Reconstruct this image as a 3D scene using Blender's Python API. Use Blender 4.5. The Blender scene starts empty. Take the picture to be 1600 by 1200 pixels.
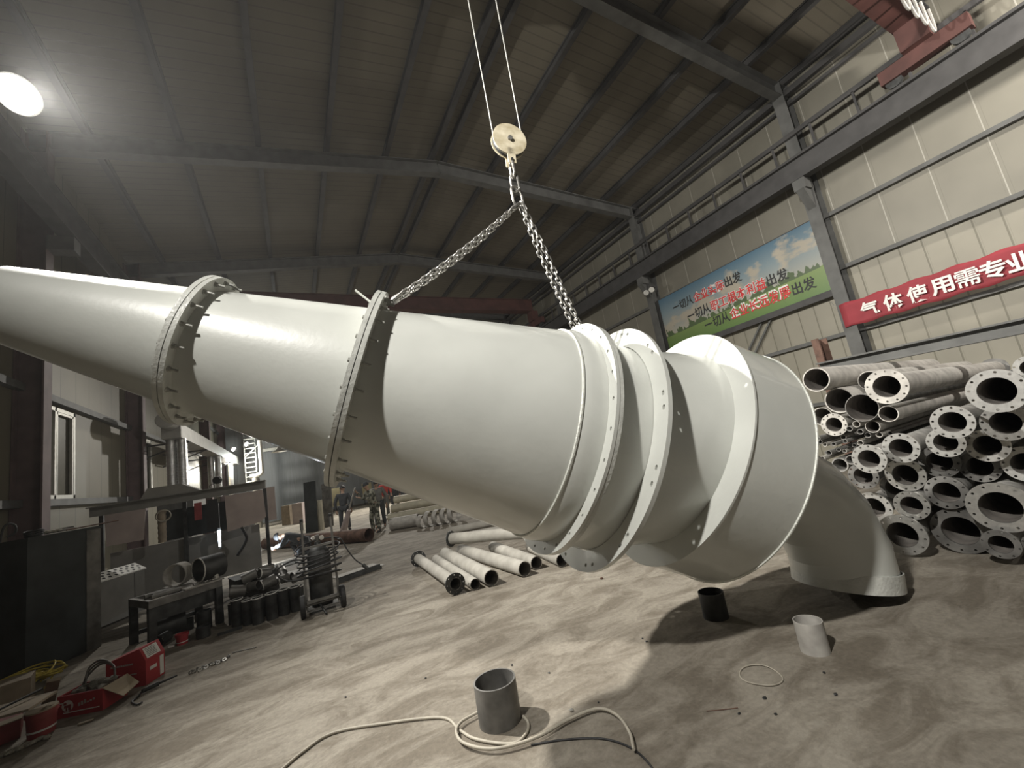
import bpy, bmesh, math, random
from mathutils import Vector, Matrix, Quaternion

# ------------------------------------------------------------------ scene, camera, light
scn = bpy.context.scene
COL = scn.collection
random.seed(7)
pi = math.pi

CAM_H = 1.8
FPX = 650.0                       # focal length in pixels of the 1600 px wide frame
ROT = Matrix(((0.8771394, -0.07224269, 0.47477096),
              (-0.44967169, 0.22350546, 0.86477782),
              (-0.16858778, -0.97202176, 0.16355995)))     # columns: image right, image down, view
cam_data = bpy.data.cameras.new('camera')
cam_data.sensor_width = 36.0
cam_data.lens = 36.0 * FPX / 1600.0
cam_data.clip_start = 0.05
cam_data.clip_end = 200
cam = bpy.data.objects.new('camera', cam_data)
COL.objects.link(cam)
m4 = Matrix.Identity(4)
for i in range(3):
    m4[i][0] = ROT[i][0]; m4[i][1] = -ROT[i][1]; m4[i][2] = -ROT[i][2]
m4.translation = Vector((0, 0, CAM_H))
cam.matrix_world = m4
scn.camera = cam

world = bpy.data.worlds.new('night'); scn.world = world
world.use_nodes = True
world.node_tree.nodes['Background'].inputs[0].default_value = (0.10, 0.12, 0.15, 1)
world.node_tree.nodes['Background'].inputs[1].default_value = 0.02

scn.view_settings.view_transform = 'Standard'
scn.view_settings.look = 'None'
scn.view_settings.gamma = 1.0
scn.view_settings.use_curve_mapping = False
scn.view_settings.exposure = 0.12
scn.cycles.use_denoising = True
scn.cycles.max_bounces = 6
scn.cycles.volume_bounces = 0
scn.cycles.sample_clamp_indirect = 6.0

LAMP_MAIN = Vector((-3.3, 7.95, 8.45))
LAMP_REAR = Vector((-3.25, 0.0, 7.6))
LAMP_RIGHT = Vector((11.3, -2.2, 8.2))
LAMP_MID = Vector((-3.22, 16.2, 8.35))
LAMP_FAR = (Vector((-3.4, 30.5, 3.9)), Vector((-2.0, 31.0, 4.4)), Vector((6.45, 28.0, 7.3)))


def lamp(name, loc, power, size, col=(1.0, 0.95, 0.86), aim=None, spread=150, blend=0.55):
    d = bpy.data.lights.new(name, 'SPOT' if aim else 'POINT')
    d.energy = power; d.shadow_soft_size = size; d.color = col
    o = bpy.data.objects.new(name, d); COL.objects.link(o); o.location = loc
    if aim:                                   # floodlights throw their light down into the hall
        d.spot_size = math.radians(spread); d.spot_blend = blend
        o.rotation_mode = 'QUATERNION'; o.rotation_quaternion = Vector((0, 0, -1)).rotation_difference(Vector(aim))
    return o


lamp('floodlight_bulb', LAMP_MAIN + Vector((0.21, -0.19, -0.11)), 9300, 0.16, (1.0, 0.965, 0.895), (0.70, -0.56, -0.45), 101, 1.0)
lamp('rear_bulb', LAMP_REAR, 4300, 0.16, (1.0, 0.97, 0.91), (0.92, 0.24, -0.28), 120, 1.0)
lamp('right_bulb', LAMP_RIGHT, 2000, 0.16, (1.0, 0.95, 0.88), (0.10, 0.86, -0.34), 120)
lamp('far_bulb', LAMP_FAR[0] + Vector((0.15, -0.25, -0.1)), 600, 0.1, (1.0, 0.96, 0.85))
lamp('far_bulb', LAMP_FAR[1] + Vector((0.15, -0.25, -0.1)), 1000, 0.1, (0.95, 1.0, 0.95))
lamp('far_bulb', LAMP_FAR[2], 5500, 0.2, (1.0, 0.96, 0.88), (-0.22, -0.62, -0.75), 112)  # unseen lamp, added to brighten the far floor from behind
lamp('mid_bulb', LAMP_MID + Vector((0.16, -0.12, -0.10)), 850, 0.14, (1.0, 0.965, 0.895), (0.62, -0.45, -0.62), 140)


def ray(px, py):
    return (ROT @ Vector((px - 800.0, py - 600.0, FPX))).normalized()


def at(px, py, z=0.0):            # point of the place at height z seen at that pixel of the photograph
    d = ray(px, py); t = (z - CAM_H) / d.z
    return Vector((0, 0, CAM_H)) + d * t


def at_y(px, py, y):
    d = ray(px, py); return Vector((0, 0, CAM_H)) + d * (y / d.y)


def at_x(px, py, x):
    d = ray(px, py); return Vector((0, 0, CAM_H)) + d * (x / d.x)


# ------------------------------------------------------------------ materials
def mat(name, col, rough=0.6, metal=0.0, var=0.15, scale=6.0, bump=0.0, bscale=40.0, col2=None, mix2=None, coat=0.0, stretch=None, emit=None, emit_s=0.0, spec=0.5):
    m = bpy.data.materials.new(name); m.use_nodes = True
    nt = m.node_tree; N = nt.nodes; L = nt.links
    b = N['Principled BSDF']
    b.inputs['Roughness'].default_value = rough
    b.inputs['Metallic'].default_value = metal
    b.inputs['Specular IOR Level'].default_value = spec
    if coat:
        b.inputs['Coat Weight'].default_value = coat; b.inputs['Coat Roughness'].default_value = 0.07
    tc = N.new('ShaderNodeTexCoord'); mp = N.new('ShaderNodeMapping')
    L.new(tc.outputs['Object'], mp.inputs['Vector'])
    if stretch: mp.inputs['Scale'].default_value = stretch
    nz = N.new('ShaderNodeTexNoise'); nz.inputs['Scale'].default_value = scale; nz.inputs['Detail'].default_value = 6
    L.new(mp.outputs[0], nz.inputs['Vector'])
    cr = N.new('ShaderNodeValToRGB')
    a = [max(0, c * (1 - var)) for c in col]; c2 = col2 if col2 else [min(1, c * (1 + var)) for c in col]
    cr.color_ramp.elements[0].position = 0.32 if mix2 is None else mix2[0]
    cr.color_ramp.elements[1].position = 0.68 if mix2 is None else mix2[1]
    cr.color_ramp.elements[0].color = (*a, 1); cr.color_ramp.elements[1].color = (*c2, 1)
    L.new(nz.outputs['Fac'], cr.inputs['Fac']); L.new(cr.outputs['Color'], b.inputs['Base Color'])
    if bump:
        n2 = N.new('ShaderNodeTexNoise'); n2.inputs['Scale'].default_value = bscale; n2.inputs['Detail'].default_value = 4
        L.new(mp.outputs[0], n2.inputs['Vector'])
        bp = N.new('ShaderNodeBump'); bp.inputs['Strength'].default_value = bump; bp.inputs['Distance'].default_value = 0.02
        L.new(n2.outputs['Fac'], bp.inputs['Height']); L.new(bp.outputs['Normal'], b.inputs['Normal'])
    if emit:
        b.inputs['Emission Color'].default_value = (*emit, 1); b.inputs['Emission Strength'].default_value = emit_s
    return m


M = {}
M['paint'] = mat('white_gloss_paint', (0.53, 0.54, 0.505), 0.36, 0, 0.05, 2.5, 0.055, 26, coat=0.55)
M['paint_worn'] = mat('white_gloss_paint_scuffed', (0.50, 0.505, 0.47), 0.38, 0, 0.12, 9, 0.25, 45, coat=0.3)
M['bolt'] = mat('painted_bolt', (0.36, 0.36, 0.33), 0.5, 0.3, 0.3, 30)
M['seam'] = mat('weld_bead', (0.62, 0.63, 0.58), 0.4, 0.1, 0.1, 40, 0.4, 60)
M['gasket'] = mat('dark_gasket', (0.03, 0.03, 0.03), 0.8)
M['steel_dark'] = mat('dark_mill_steel', (0.055, 0.056, 0.055), 0.55, 0.55, 0.4, 7)
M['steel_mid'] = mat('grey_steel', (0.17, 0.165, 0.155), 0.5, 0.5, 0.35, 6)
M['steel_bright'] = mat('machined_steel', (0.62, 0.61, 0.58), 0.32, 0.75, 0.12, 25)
M['pipe_dust'] = mat('dusty_pipe', (0.38, 0.36, 0.33), 0.8, 0.0, 0.2, 7, col2=(0.48, 0.46, 0.42))
M['pipe_grey'] = mat('mill_scale_pipe', (0.20, 0.196, 0.185), 0.65, 0.2, 0.3, 6, col2=(0.31, 0.30, 0.28))
M['pipe_floor'] = mat('pale_dusty_pipe', (0.38, 0.36, 0.315), 0.8, 0.0, 0.3, 3, col2=(0.43, 0.41, 0.365), stretch=(1, 1, 1))
M['pipe_tan'] = mat('tan_primer_pipe', (0.42, 0.39, 0.30), 0.75, 0.0, 0.15, 5)
M['pipe_in'] = mat('dark_bore', (0.17, 0.155, 0.14), 0.8, 0.1, 0.3, 7)  # inside of the pipes, darker than their outer wall
M['rust'] = mat('rusty_steel', (0.13, 0.075, 0.055), 0.75, 0.3, 0.4, 6)
M['frame'] = mat('grey_frame_paint', (0.10, 0.10, 0.095), 0.65, 0.1, 0.2, 3)
M['frame_dark'] = mat('dark_frame_paint', (0.055, 0.053, 0.052), 0.65, 0.1, 0.2, 3)
M['frame_brown'] = mat('brown_primer', (0.115, 0.08, 0.078), 0.7, 0.1, 0.2, 3)
M['red_crane'] = mat('red_crane_paint', (0.085, 0.034, 0.028), 0.6, 0.1, 0.25, 2)
M['galv'] = mat('spiral_galvanised_duct', (0.55, 0.55, 0.54), 0.28, 0.9, 0.15, 12, 0.5, 30, stretch=(0.3, 0.3, 3))
M['duct'] = mat('sheet_metal_duct', (0.30, 0.29, 0.265), 0.5, 0.3, 0.12, 3)
M['alu'] = mat('aluminium_window_frame', (0.42, 0.41, 0.37), 0.45, 0.5, 0.1, 9)
M['plate_pink'] = mat('primed_steel_plate', (0.40, 0.335, 0.31), 0.7, 0.05, 0.12, 3)
M['plate_grey'] = mat('grey_sheet', (0.20, 0.195, 0.18), 0.65, 0.1, 0.15, 3)
M['tank'] = mat('dark_tank_paint', (0.030, 0.035, 0.036), 0.5, 0.2, 0.4, 2.2)
M['red'] = mat('red_cardboard', (0.36, 0.032, 0.038), 0.65, 0, 0.15, 5)
M['red_dark'] = mat('dark_red_plastic', (0.26, 0.045, 0.045), 0.5, 0, 0.25, 6)
M['card'] = mat('brown_cardboard', (0.33, 0.27, 0.19), 0.8, 0, 0.15, 5)
M['white'] = mat('white_print', (0.72, 0.71, 0.67), 0.6, 0, 0.05, 9)
M['black'] = mat('black_rubber', (0.018, 0.018, 0.019), 0.6, 0, 0.2, 8)
M['black_print'] = mat('black_print', (0.02, 0.02, 0.02), 0.6)
M['red_print'] = mat('red_print', (0.55, 0.03, 0.03), 0.55)
M['yellow_cable'] = mat('yellow_cable', (0.48, 0.38, 0.06), 0.5, 0, 0.15, 12)
M['pale_cable'] = mat('pale_welding_cable', (0.36, 0.33, 0.27), 0.6, 0, 0.15, 12)
M['rope'] = mat('wire_rope', (0.30, 0.30, 0.28), 0.5, 0.6, 0.3, 60)
M['chain'] = mat('steel_chain', (0.34, 0.33, 0.31), 0.38, 0.85, 0.3, 30)
M['cheek'] = mat('cream_worn_cheek_plate', (0.52, 0.44, 0.27), 0.5, 0.1, 0.3, 9, col2=(0.66, 0.60, 0.46))
M['wood'] = mat('dusty_board', (0.27, 0.22, 0.16), 0.8, 0, 0.2, 6)
M['rag'] = mat('dirty_rags', (0.16, 0.15, 0.125), 0.9, 0, 0.4, 12, 0.5, 30)
M['glove'] = mat('dirty_cotton_gloves', (0.33, 0.31, 0.26), 0.9, 0, 0.3, 20, 0.5, 60)
M['skin'] = mat('skin', (0.42, 0.27, 0.19), 0.55, 0, 0.08, 9)
M['cloth_dark'] = mat('dark_work_cloth', (0.05, 0.055, 0.06), 0.85, 0, 0.25, 9)
M['cloth_camo'] = mat('camouflage_cloth', (0.07, 0.075, 0.055), 0.85, 0, 0.35, 11, col2=(0.30, 0.30, 0.24), mix2=(0.45, 0.55))
M['cloth_red'] = mat('red_work_cloth', (0.50, 0.07, 0.06), 0.8, 0, 0.15, 9)
M['cloth_grey'] = mat('grey_work_cloth', (0.16, 0.16, 0.15), 0.85, 0, 0.2, 9)
M['hair'] = mat('dark_hair', (0.02, 0.017, 0.015), 0.6)
M['glow'] = mat('lamp_glass_lit', (1, 1, 1), 0.4, emit=(1.0, 0.96, 0.86), emit_s=9)
M['glow_side'] = mat('floodlight_glass_lit', (1, 1, 1), 0.4, emit=(1.0, 0.96, 0.86), emit_s=4)
M['glow_far'] = mat('far_lamp_glass_lit', (1, 1, 1), 0.4, emit=(1.0, 0.97, 0.86), emit_s=35)
M['glow_weld'] = mat('welding_arc', (1, 1, 1), 0.4, emit=(0.9, 0.95, 1.0), emit_s=60)
M['notice'] = mat('lit_notice_paper', (0.66, 0.60, 0.38), 0.7, 0, 0.05, 5)
M['lens_off'] = mat('unlit_lens', (0.75, 0.74, 0.70), 0.25, 0.2, 0.05, 9)
M['haze_blue'] = mat('blue_grey_cladding', (0.19, 0.20, 0.208), 0.6, 0.1, 0.12, 2, stretch=(6, 6, 0.4))


def floor_mat():
    m = bpy.data.materials.new('dusty_concrete_floor'); m.use_nodes = True
    nt = m.node_tree; N = nt.nodes; L = nt.links; b = N['Principled BSDF']
    b.inputs['Roughness'].default_value = 0.85; b.inputs['Specular IOR Level'].default_value = 0.25
    tc = N.new('ShaderNodeTexCoord')
    n1 = N.new('ShaderNodeTexNoise'); n1.inputs['Scale'].default_value = 0.45; n1.inputs['Detail'].default_value = 8; n1.inputs['Distortion'].default_value = 0.6
    mp = N.new('ShaderNodeMapping'); mp.inputs['Rotation'].default_value = (0, 0, 0.5); mp.inputs['Scale'].default_value = (1.0, 2.1, 1)
    n2 = N.new('ShaderNodeTexNoise'); n2.inputs['Scale'].default_value = 1.5; n2.inputs['Detail'].default_value = 10; n2.inputs['Roughness'].default_value = .68; n2.inputs['Distortion'].default_value = .9
    n3 = N.new('ShaderNodeTexNoise'); n3.inputs['Scale'].default_value = 26; n3.inputs['Detail'].default_value = 8; n3.inputs['Roughness'].default_value = .7
    L.new(tc.outputs['Object'], n1.inputs['Vector']); L.new(tc.outputs['Object'], mp.inputs['Vector'])
    L.new(mp.outputs[0], n2.inputs['Vector']); L.new(tc.outputs['Object'], n3.inputs['Vector'])
    r1 = N.new('ShaderNodeValToRGB'); r1.color_ramp.elements[0].position = .35; r1.color_ramp.elements[1].position = .65
    r1.color_ramp.elements[0].color = (.235, .212, .177, 1); r1.color_ramp.elements[1].color = (.345, .318, .27, 1)
    r2 = N.new('ShaderNodeValToRGB'); r2.color_ramp.elements[0].position = .40; r2.color_ramp.elements[1].position = .58
    r2.color_ramp.elements[0].color = (.60, .575, .55, 1); r2.color_ramp.elements[1].color = (1.0, 1.0, 1.0, 1)
    r3 = N.new('ShaderNodeValToRGB'); r3.color_ramp.elements[0].position = .3; r3.color_ramp.elements[1].position = .7
    r3.color_ramp.elements[0].color = (.74, .73, .72, 1); r3.color_ramp.elements[1].color = (1.08, 1.07, 1.05, 1)
    x1 = N.new('ShaderNodeMix'); x1.data_type = 'RGBA'; x1.blend_type = 'MULTIPLY'; x1.inputs[0].default_value = 1
    x2 = N.new('ShaderNodeMix'); x2.data_type = 'RGBA'; x2.blend_type = 'MULTIPLY'; x2.inputs[0].default_value = 1
    L.new(n1.outputs['Fac'], r1.inputs[0]); L.new(n2.outputs['Fac'], r2.inputs[0]); L.new(n3.outputs['Fac'], r3.inputs[0])
    L.new(r1.outputs[0], x1.inputs[6]); L.new(r2.outputs[0], x1.inputs[7])
    L.new(x1.outputs[2], x2.inputs[6]); L.new(r3.outputs[0], x2.inputs[7])
    L.new(x2.outputs[2], b.inputs['Base Color'])
    ad = N.new('ShaderNodeMath'); ad.operation = 'ADD'; L.new(n2.outputs['Fac'], ad.inputs[0]); L.new(n3.outputs['Fac'], ad.inputs[1])
    bp = N.new('ShaderNodeBump'); bp.inputs['Strength'].default_value = .35; bp.inputs['Distance'].default_value = .02
    L.new(ad.outputs[0], bp.inputs['Height']); L.new(bp.outputs[0], b.inputs['Normal'])
    return m


def panel_mat(name, col, seam, pitch, axis, rough=0.55, width=0.03, var=0.08, light_seam=None):
    """sheet cladding: thin seams every `pitch` metres along `axis`."""
    m = bpy.data.materials.new(name); m.use_nodes = True
    nt = m.node_tree; N = nt.nodes; L = nt.links; b = N['Principled BSDF']; b.inputs['Roughness'].default_value = rough
    tc = N.new('ShaderNodeTexCoord'); sp = N.new('ShaderNodeSeparateXYZ'); L.new(tc.outputs['Object'], sp.inputs[0])
    dv = N.new('ShaderNodeMath'); dv.operation = 'DIVIDE'; dv.inputs[1].default_value = pitch; L.new(sp.outputs[axis], dv.inputs[0])
    fr = N.new('ShaderNodeMath'); fr.operation = 'FRACT'; L.new(dv.outputs[0], fr.inputs[0])
    lt = N.new('ShaderNodeMath'); lt.operation = 'LESS_THAN'; lt.inputs[1].default_value = width / pitch; L.new(fr.outputs[0], lt.inputs[0])
    nz = N.new('ShaderNodeTexNoise'); nz.inputs['Scale'].default_value = 1.3; nz.inputs['Detail'].default_value = 6; L.new(tc.outputs['Object'], nz.inputs['Vector'])
    cr = N.new('ShaderNodeValToRGB'); cr.color_ramp.elements[0].position = .3; cr.color_ramp.elements[1].position = .7
    cr.color_ramp.elements[0].color = (*[c * (1 - var) for c in col], 1); cr.color_ramp.elements[1].color = (*[c * (1 + var) for c in col], 1)
    L.new(nz.outputs['Fac'], cr.inputs[0])
    mx = N.new('ShaderNodeMix'); mx.data_type = 'RGBA'; L.new(lt.outputs[0], mx.inputs[0]); L.new(cr.outputs[0], mx.inputs[6]); mx.inputs[7].default_value = (*seam, 1)
    L.new(mx.outputs[2], b.inputs['Base Color'])
    # shallow ribs
    wv = N.new('ShaderNodeMath'); wv.operation = 'PINGPONG'; wv.inputs[1].default_value = .5; L.new(fr.outputs[0], wv.inputs[0])
    st = N.new('ShaderNodeMath'); st.operation = 'GREATER_THAN'; st.inputs[1].default_value = .06; L.new(wv.outputs[0], st.inputs[0])
    bp = N.new('ShaderNodeBump'); bp.inputs['Strength'].default_value = .6; bp.inputs['Distance'].default_value = .02
    L.new(st.outputs[0], bp.inputs['Height']); L.new(bp.outputs[0], b.inputs['Normal'])
    return m


M['floor'] = floor_mat()
M['wall_low'] = panel_mat('ribbed_wall_cladding', (0.25, 0.232, 0.182), (0.15, 0.138, 0.10), 0.42, 1)
M['wall_high'] = panel_mat('smooth_wall_panel', (0.185, 0.173, 0.138), (0.33, 0.315, 0.27), 0.95, 1, width=0.02)
M['wall_leftm'] = panel_mat('left_wall_cladding', (0.165, 0.15, 0.11), (0.10, 0.095, 0.07), 0.75, 1, width=0.03)
M['roof'] = panel_mat('insulated_roof_sheet', (0.135, 0.119, 0.088), (0.10, 0.088, 0.066), 0.24, 1, rough=0.7, width=0.03)
M['end'] = panel_mat('end_wall_cladding', (0.20, 0.205, 0.205), (0.14, 0.145, 0.145), 0.6, 0, width=0.04)


def sign_mat():
    """printed landscape: blue sky, cloud bank, tree line, green meadow (generated coordinates of the board)."""
    m = bpy.data.materials.new('printed_meadow_sign'); m.use_nodes = True
    nt = m.node_tree; N = nt.nodes; L = nt.links; b = N['Principled BSDF']; b.inputs['Roughness'].default_value = .45
    tc = N.new('ShaderNodeTexCoord'); sp = N.new('ShaderNodeSeparateXYZ'); L.new(tc.outputs['Generated'], sp.inputs[0])
    # board spans y (along wall) and z (up); left end of the print is at large y
    def noise(scale, sy, sz, det=5):
        mp = N.new('ShaderNodeMapping'); mp.inputs['Scale'].default_value = (1, sy, sz); L.new(tc.outputs['Generated'], mp.inputs[0])
        n = N.new('ShaderNodeTexNoise'); n.inputs['Scale'].default_value = scale; n.inputs['Detail'].default_value = det; L.new(mp.outputs[0], n.inputs['Vector']); return n.outputs['Fac']
    def math_(op, a, bb):
        n = N.new('ShaderNodeMath'); n.operation = op
        for i, v in enumerate((a, bb)):
            if isinstance(v, (int, float)): n.inputs[i].default_value = v
            else: L.new(v, n.inputs[i])
        return n.outputs[0]
    z = sp.outputs[2]; y = sp.outputs[1]
    sky = N.new('ShaderNodeValToRGB'); e = sky.color_ramp.elements
    e[0].position = .25; e[0].color = (0.384, 0.360, 0.291, 1); e[1].position = 1.0; e[1].color = (0.062, 0.136, 0.198, 1)
    e2 = sky.color_ramp.elements.new(.7); e2.color = (0.186, 0.248, 0.273, 1)
    L.new(z, sky.inputs[0])
    cl = noise(4, 2.4, 1.3, 7)
    band = math_('SUBTRACT', cl, math_('MULTIPLY', math_('ABSOLUTE', math_('SUBTRACT', z, math_('SUBTRACT', .80, math_('MULTIPLY', y, .38))), 0), .9))
    cm = N.new('ShaderNodeValToRGB'); cm.color_ramp.elements[0].position = .38; cm.color_ramp.elements[1].position = .5; L.new(band, cm.inputs[0])
    m1 = N.new('ShaderNodeMix'); m1.data_type = 'RGBA'; L.new(cm.outputs[0], m1.inputs[0]); L.new(sky.outputs[0], m1.inputs[6]); m1.inputs[7].default_value = (0.372, 0.335, 0.267, 1)
    gr = N.new('ShaderNodeValToRGB'); g = gr.color_ramp.elements; g[0].position = .0; g[0].color = (0.087, 0.167, 0.034, 1); g[1].position = .42; g[1].color = (0.186, 0.260, 0.074, 1); L.new(z, gr.inputs[0])
    horizon = math_('ADD', .26, math_('MULTIPLY', math_('SUBTRACT', 1.0, y), .10))
    isg = math_('LESS_THAN', z, horizon)
    m2 = N.new('ShaderNodeMix'); m2.data_type = 'RGBA'; L.new(isg, m2.inputs[0]); L.new(m1.outputs[2], m2.inputs[6]); L.new(gr.outputs[0], m2.inputs[7])
    tn = noise(9, 3.0, .6, 6)
    treeh = math_('ADD', horizon, math_('MULTIPLY', math_('SUBTRACT', tn, .40), .55))
    ist = math_('MULTIPLY', math_('LESS_THAN', z, treeh), math_('GREATER_THAN', z, math_('SUBTRACT', horizon, .015)))
    m3 = N.new('ShaderNodeMix'); m3.data_type = 'RGBA'; L.new(ist, m3.inputs[0]); L.new(m2.outputs[2], m3.inputs[6]); m3.inputs[7].default_value = (0.062, 0.099, 0.034, 1)
    L.new(m3.outputs[2], b.inputs['Base Color'])
    return m


M['sign'] = sign_mat()
M['banner'] = mat('red_banner_cloth', (0.27, 0.032, 0.042), 0.75, 0, 0.12, 2.5)


# ------------------------------------------------------------------ mesh helpers
class MB:
    def __init__(self):
        self.v = []; self.f = []

    def add(self, verts, faces):
        o = len(self.v)
        self.v += [Vector(p) for p in verts]
        self.f += [tuple(i + o for i in f) for f in faces]
        return self

    def box(self, c, s, rot=None):
        hx, hy, hz = s[0] / 2, s[1] / 2, s[2] / 2
        vs = [Vector((x, y, z)) for x in (-hx, hx) for y in (-hy, hy) for z in (-hz, hz)]
        if rot is not None: vs = [rot @ p for p in vs]
        vs = [p + Vector(c) for p in vs]
        return self.add(vs, [(0, 1, 3, 2), (4, 6, 7, 5), (0, 4, 5, 1), (2, 3, 7, 6), (0, 2, 6, 4), (1, 5, 7, 3)])

    def span(self, a, b, w, h, up=(0, 0, 1)):
        """bar of width w and height h between two points"""
        a = Vector(a); b = Vector(b); d = (b - a); l = d.length; d.normalize()
        u = Vector(up); s = d.cross(u)
        if s.length < 1e-4: s = d.cross(Vector((1, 0, 0)))
        s.normalize(); u = s.cross(d)
        r = Matrix((d, s, u)).transposed()
        return self.box((a + b) / 2, (l, w, h), r)

    def ibeam(self, a, b, w, h, t=0.02, up=(0, 0, 1)):
        a = Vector(a); b = Vector(b); d = (b - a).normalized(); u = Vector(up)
        s = d.cross(u).normalized(); u = s.cross(d)
        for o in (h / 2 - t / 2, -h / 2 + t / 2):
            self.span(a + u * o, b + u * o, w, t, up)
        return self.span(a, b, t, h - 2 * t, up)

    def rings(self, rings, close=False, cap0=False, cap1=False):
        n = len(rings[0]); o = len(self.v); k = len(rings)
        for r in rings: self.v += [Vector(p) for p in r]
        for i in range(k if close else k - 1):
            a = o + i * n; b = o + ((i + 1) % k) * n
            for j in range(n):
                j2 = (j + 1) % n
                self.f.append((a + j, a + j2, b + j2, b + j))
        if cap0: self.f.append(tuple(o + j for j in reversed(range(n))))
        if cap1: self.f.append(tuple(o + (k - 1) * n + j for j in range(n)))
        return self

    def lathe(self, o, d, prof, seg=48, close=False, cap0=False, cap1=False, ref=None):
        """profile [(t, r)] revolved around the axis o + t d"""
        o = Vector(o); d = Vector(d).normalized(); a, b = basis(d, ref)
        rs = [[o + d * t + (a * math.cos(2 * pi * j / seg) + b * math.sin(2 * pi * j / seg)) * r for j in range(seg)] for t, r in prof]
        return self.rings(rs, close, cap0, cap1)

    def shell(self, o, d, t0, r0, t1, r1, th, seg=48):
        """hollow cone or pipe wall with thickness"""
        return self.lathe(o, d, [(t0, r0), (t1, r1), (t1, r1 - th), (t0, r0 - th)], seg, close=True)

    def cyl(self, a, b, r0, r1=None, seg=16, caps=True):
        a = Vector(a); b = Vector(b); d = b - a
        return self.lathe(a, d, [(0, r0), (d.length, r0 if r1 is None else r1)], seg, cap0=caps, cap1=caps)

    def tube(self, pts, r, seg=8, closed=False, radii=None):
        pts = [Vector(p) for p in pts]; n = len(pts); rs = []
        up = None
        for i, p in enumerate(pts):
            if closed: t = pts[(i + 1) % n] - pts[i - 1]
            else: t = pts[min(i + 1, n - 1)] - pts[max(i - 1, 0)]
            t.normalize()
            if up is None:
                up = Vector((0, 0, 1)) if abs(t.z) < .9 else Vector((1, 0, 0))
            s = t.cross(up)
            if s.length < 1e-5: s = t.cross(Vector((0.3, 1, 0.2)))
            s.normalize(); up = s.cross(t).normalized()
            rr = radii[i] if radii else r
            rs.append([p + (s * math.cos(2 * pi * j / seg) + up * math.sin(2 * pi * j / seg)) * rr for j in range(seg)])
        return self.rings(rs, close=closed, cap0=not closed, cap1=not closed)

    def blob(self, c, s, seed=0, rough=.2, sub=2):
        bm = bmesh.new(); bmesh.ops.create_icosphere(bm, subdivisions=sub, radius=1)
        rnd = random.Random(seed)
        for v in bm.verts: v.co *= 1 + rnd.uniform(-rough, rough)
        bm.verts.index_update()
        self.add([Vector((v.co.x * s[0], v.co.y * s[1], v.co.z * s[2])) + Vector(c) for v in bm.verts], [tuple(v.index for v in f.verts) for f in bm.faces])
        bm.free(); return self

    def plate(self, o, d, ro, ri, th, holes=(), seg=64, hseg=10):
        """flat ring with real holes; holes = [(radius on plate, angle, hole radius, slot length)]"""
        bm = bmesh.new()
        def loop(pts):
            vs = [bm.verts.new(p) for p in pts]
            return [bm.edges.new((vs[i], vs[(i + 1) % len(vs)])) for i in range(len(vs))]
        es = loop([(ro * math.cos(2 * pi * i / seg), ro * math.sin(2 * pi * i / seg), 0) for i in range(seg)])
        es += loop([(ri * math.cos(2 * pi * i / seg), ri * math.sin(2 * pi * i / seg), 0) for i in range(seg)])
        for (hr, an, r, sl) in holes:
            c = Vector((hr * math.cos(an), hr * math.sin(an), 0)); tn = Vector((-math.sin(an), math.cos(an), 0)); rd = Vector((math.cos(an), math.sin(an), 0))
            es += loop([c + tn * (r * math.cos(2 * pi * i / hseg) + (sl if math.cos(2 * pi * i / hseg) > 0 else -sl)) + rd * (r * math.sin(2 * pi * i / hseg)) for i in range(hseg)])
        bmesh.ops.triangle_fill(bm, use_beauty=True, use_dissolve=False, edges=es)
        # keep only faces outside holes and inside the ring
        kill = []
        for f in bm.faces:
            c = f.calc_center_median(); r = c.length
            bad = r < ri * .97 or r > ro
            for (hr, an, hr2, sl) in holes:
                h = Vector((hr * math.cos(an), hr * math.sin(an), 0))
                if all((v.co - h).length < (hr2 + sl) * 1.05 for v in f.verts): bad = True
            if bad: kill.append(f)
        bmesh.ops.delete(bm, geom=kill, context='FACES_ONLY')
        g = bmesh.ops.extrude_face_region(bm, geom=bm.faces[:])
        bmesh.ops.translate(bm, verts=[v for v in g['geom'] if isinstance(v, bmesh.types.BMVert)], vec=(0, 0, th))
        bmesh.ops.recalc_face_normals(bm, faces=bm.faces)
        a, b = basis(Vector(d).normalized()); dd = Vector(d).normalized(); o = Vector(o)
        bm.verts.index_update()
        self.add([o + a * v.co.x + b * v.co.y + dd * v.co.z for v in bm.verts], [tuple(v.index for v in f.verts) for f in bm.faces])
        bm.free(); return self

    def build(self, name, m, parent=None, off=None, smooth=35, mats=None):
        me = bpy.data.meshes.new(name)
        o3 = Vector(off) if off is not None else Vector((0, 0, 0))
        me.from_pydata([tuple(p - o3) for p in self.v], [], self.f)
        bm = bmesh.new(); bm.from_mesh(me)
        bmesh.ops.recalc_face_normals(bm, faces=bm.faces)
        bm.to_mesh(me); bm.free()
        if smooth:
            me.shade_smooth(); me.set_sharp_from_angle(angle=math.radians(smooth))
        me.materials.append(m)
        o = bpy.data.objects.new(name, me); COL.objects.link(o)
        if parent is not None: o.parent = parent
        elif off is not None: o.location = o3
        return o


def basis(d, ref=None):
    r = Vector(ref) if ref is not None else (Vector((0, 0, 1)) if abs(d.z) < .95 else Vector((1, 0, 0)))
    a = (r - d * r.dot(d)).normalized()
    return a, d.cross(a)


def tag(o, label=None, cat=None, group=None, kind=None):
    if label: o['label'] = label
    if cat: o['category'] = cat
    if group: o['group'] = group
    if kind: o['kind'] = kind
    return o


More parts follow.
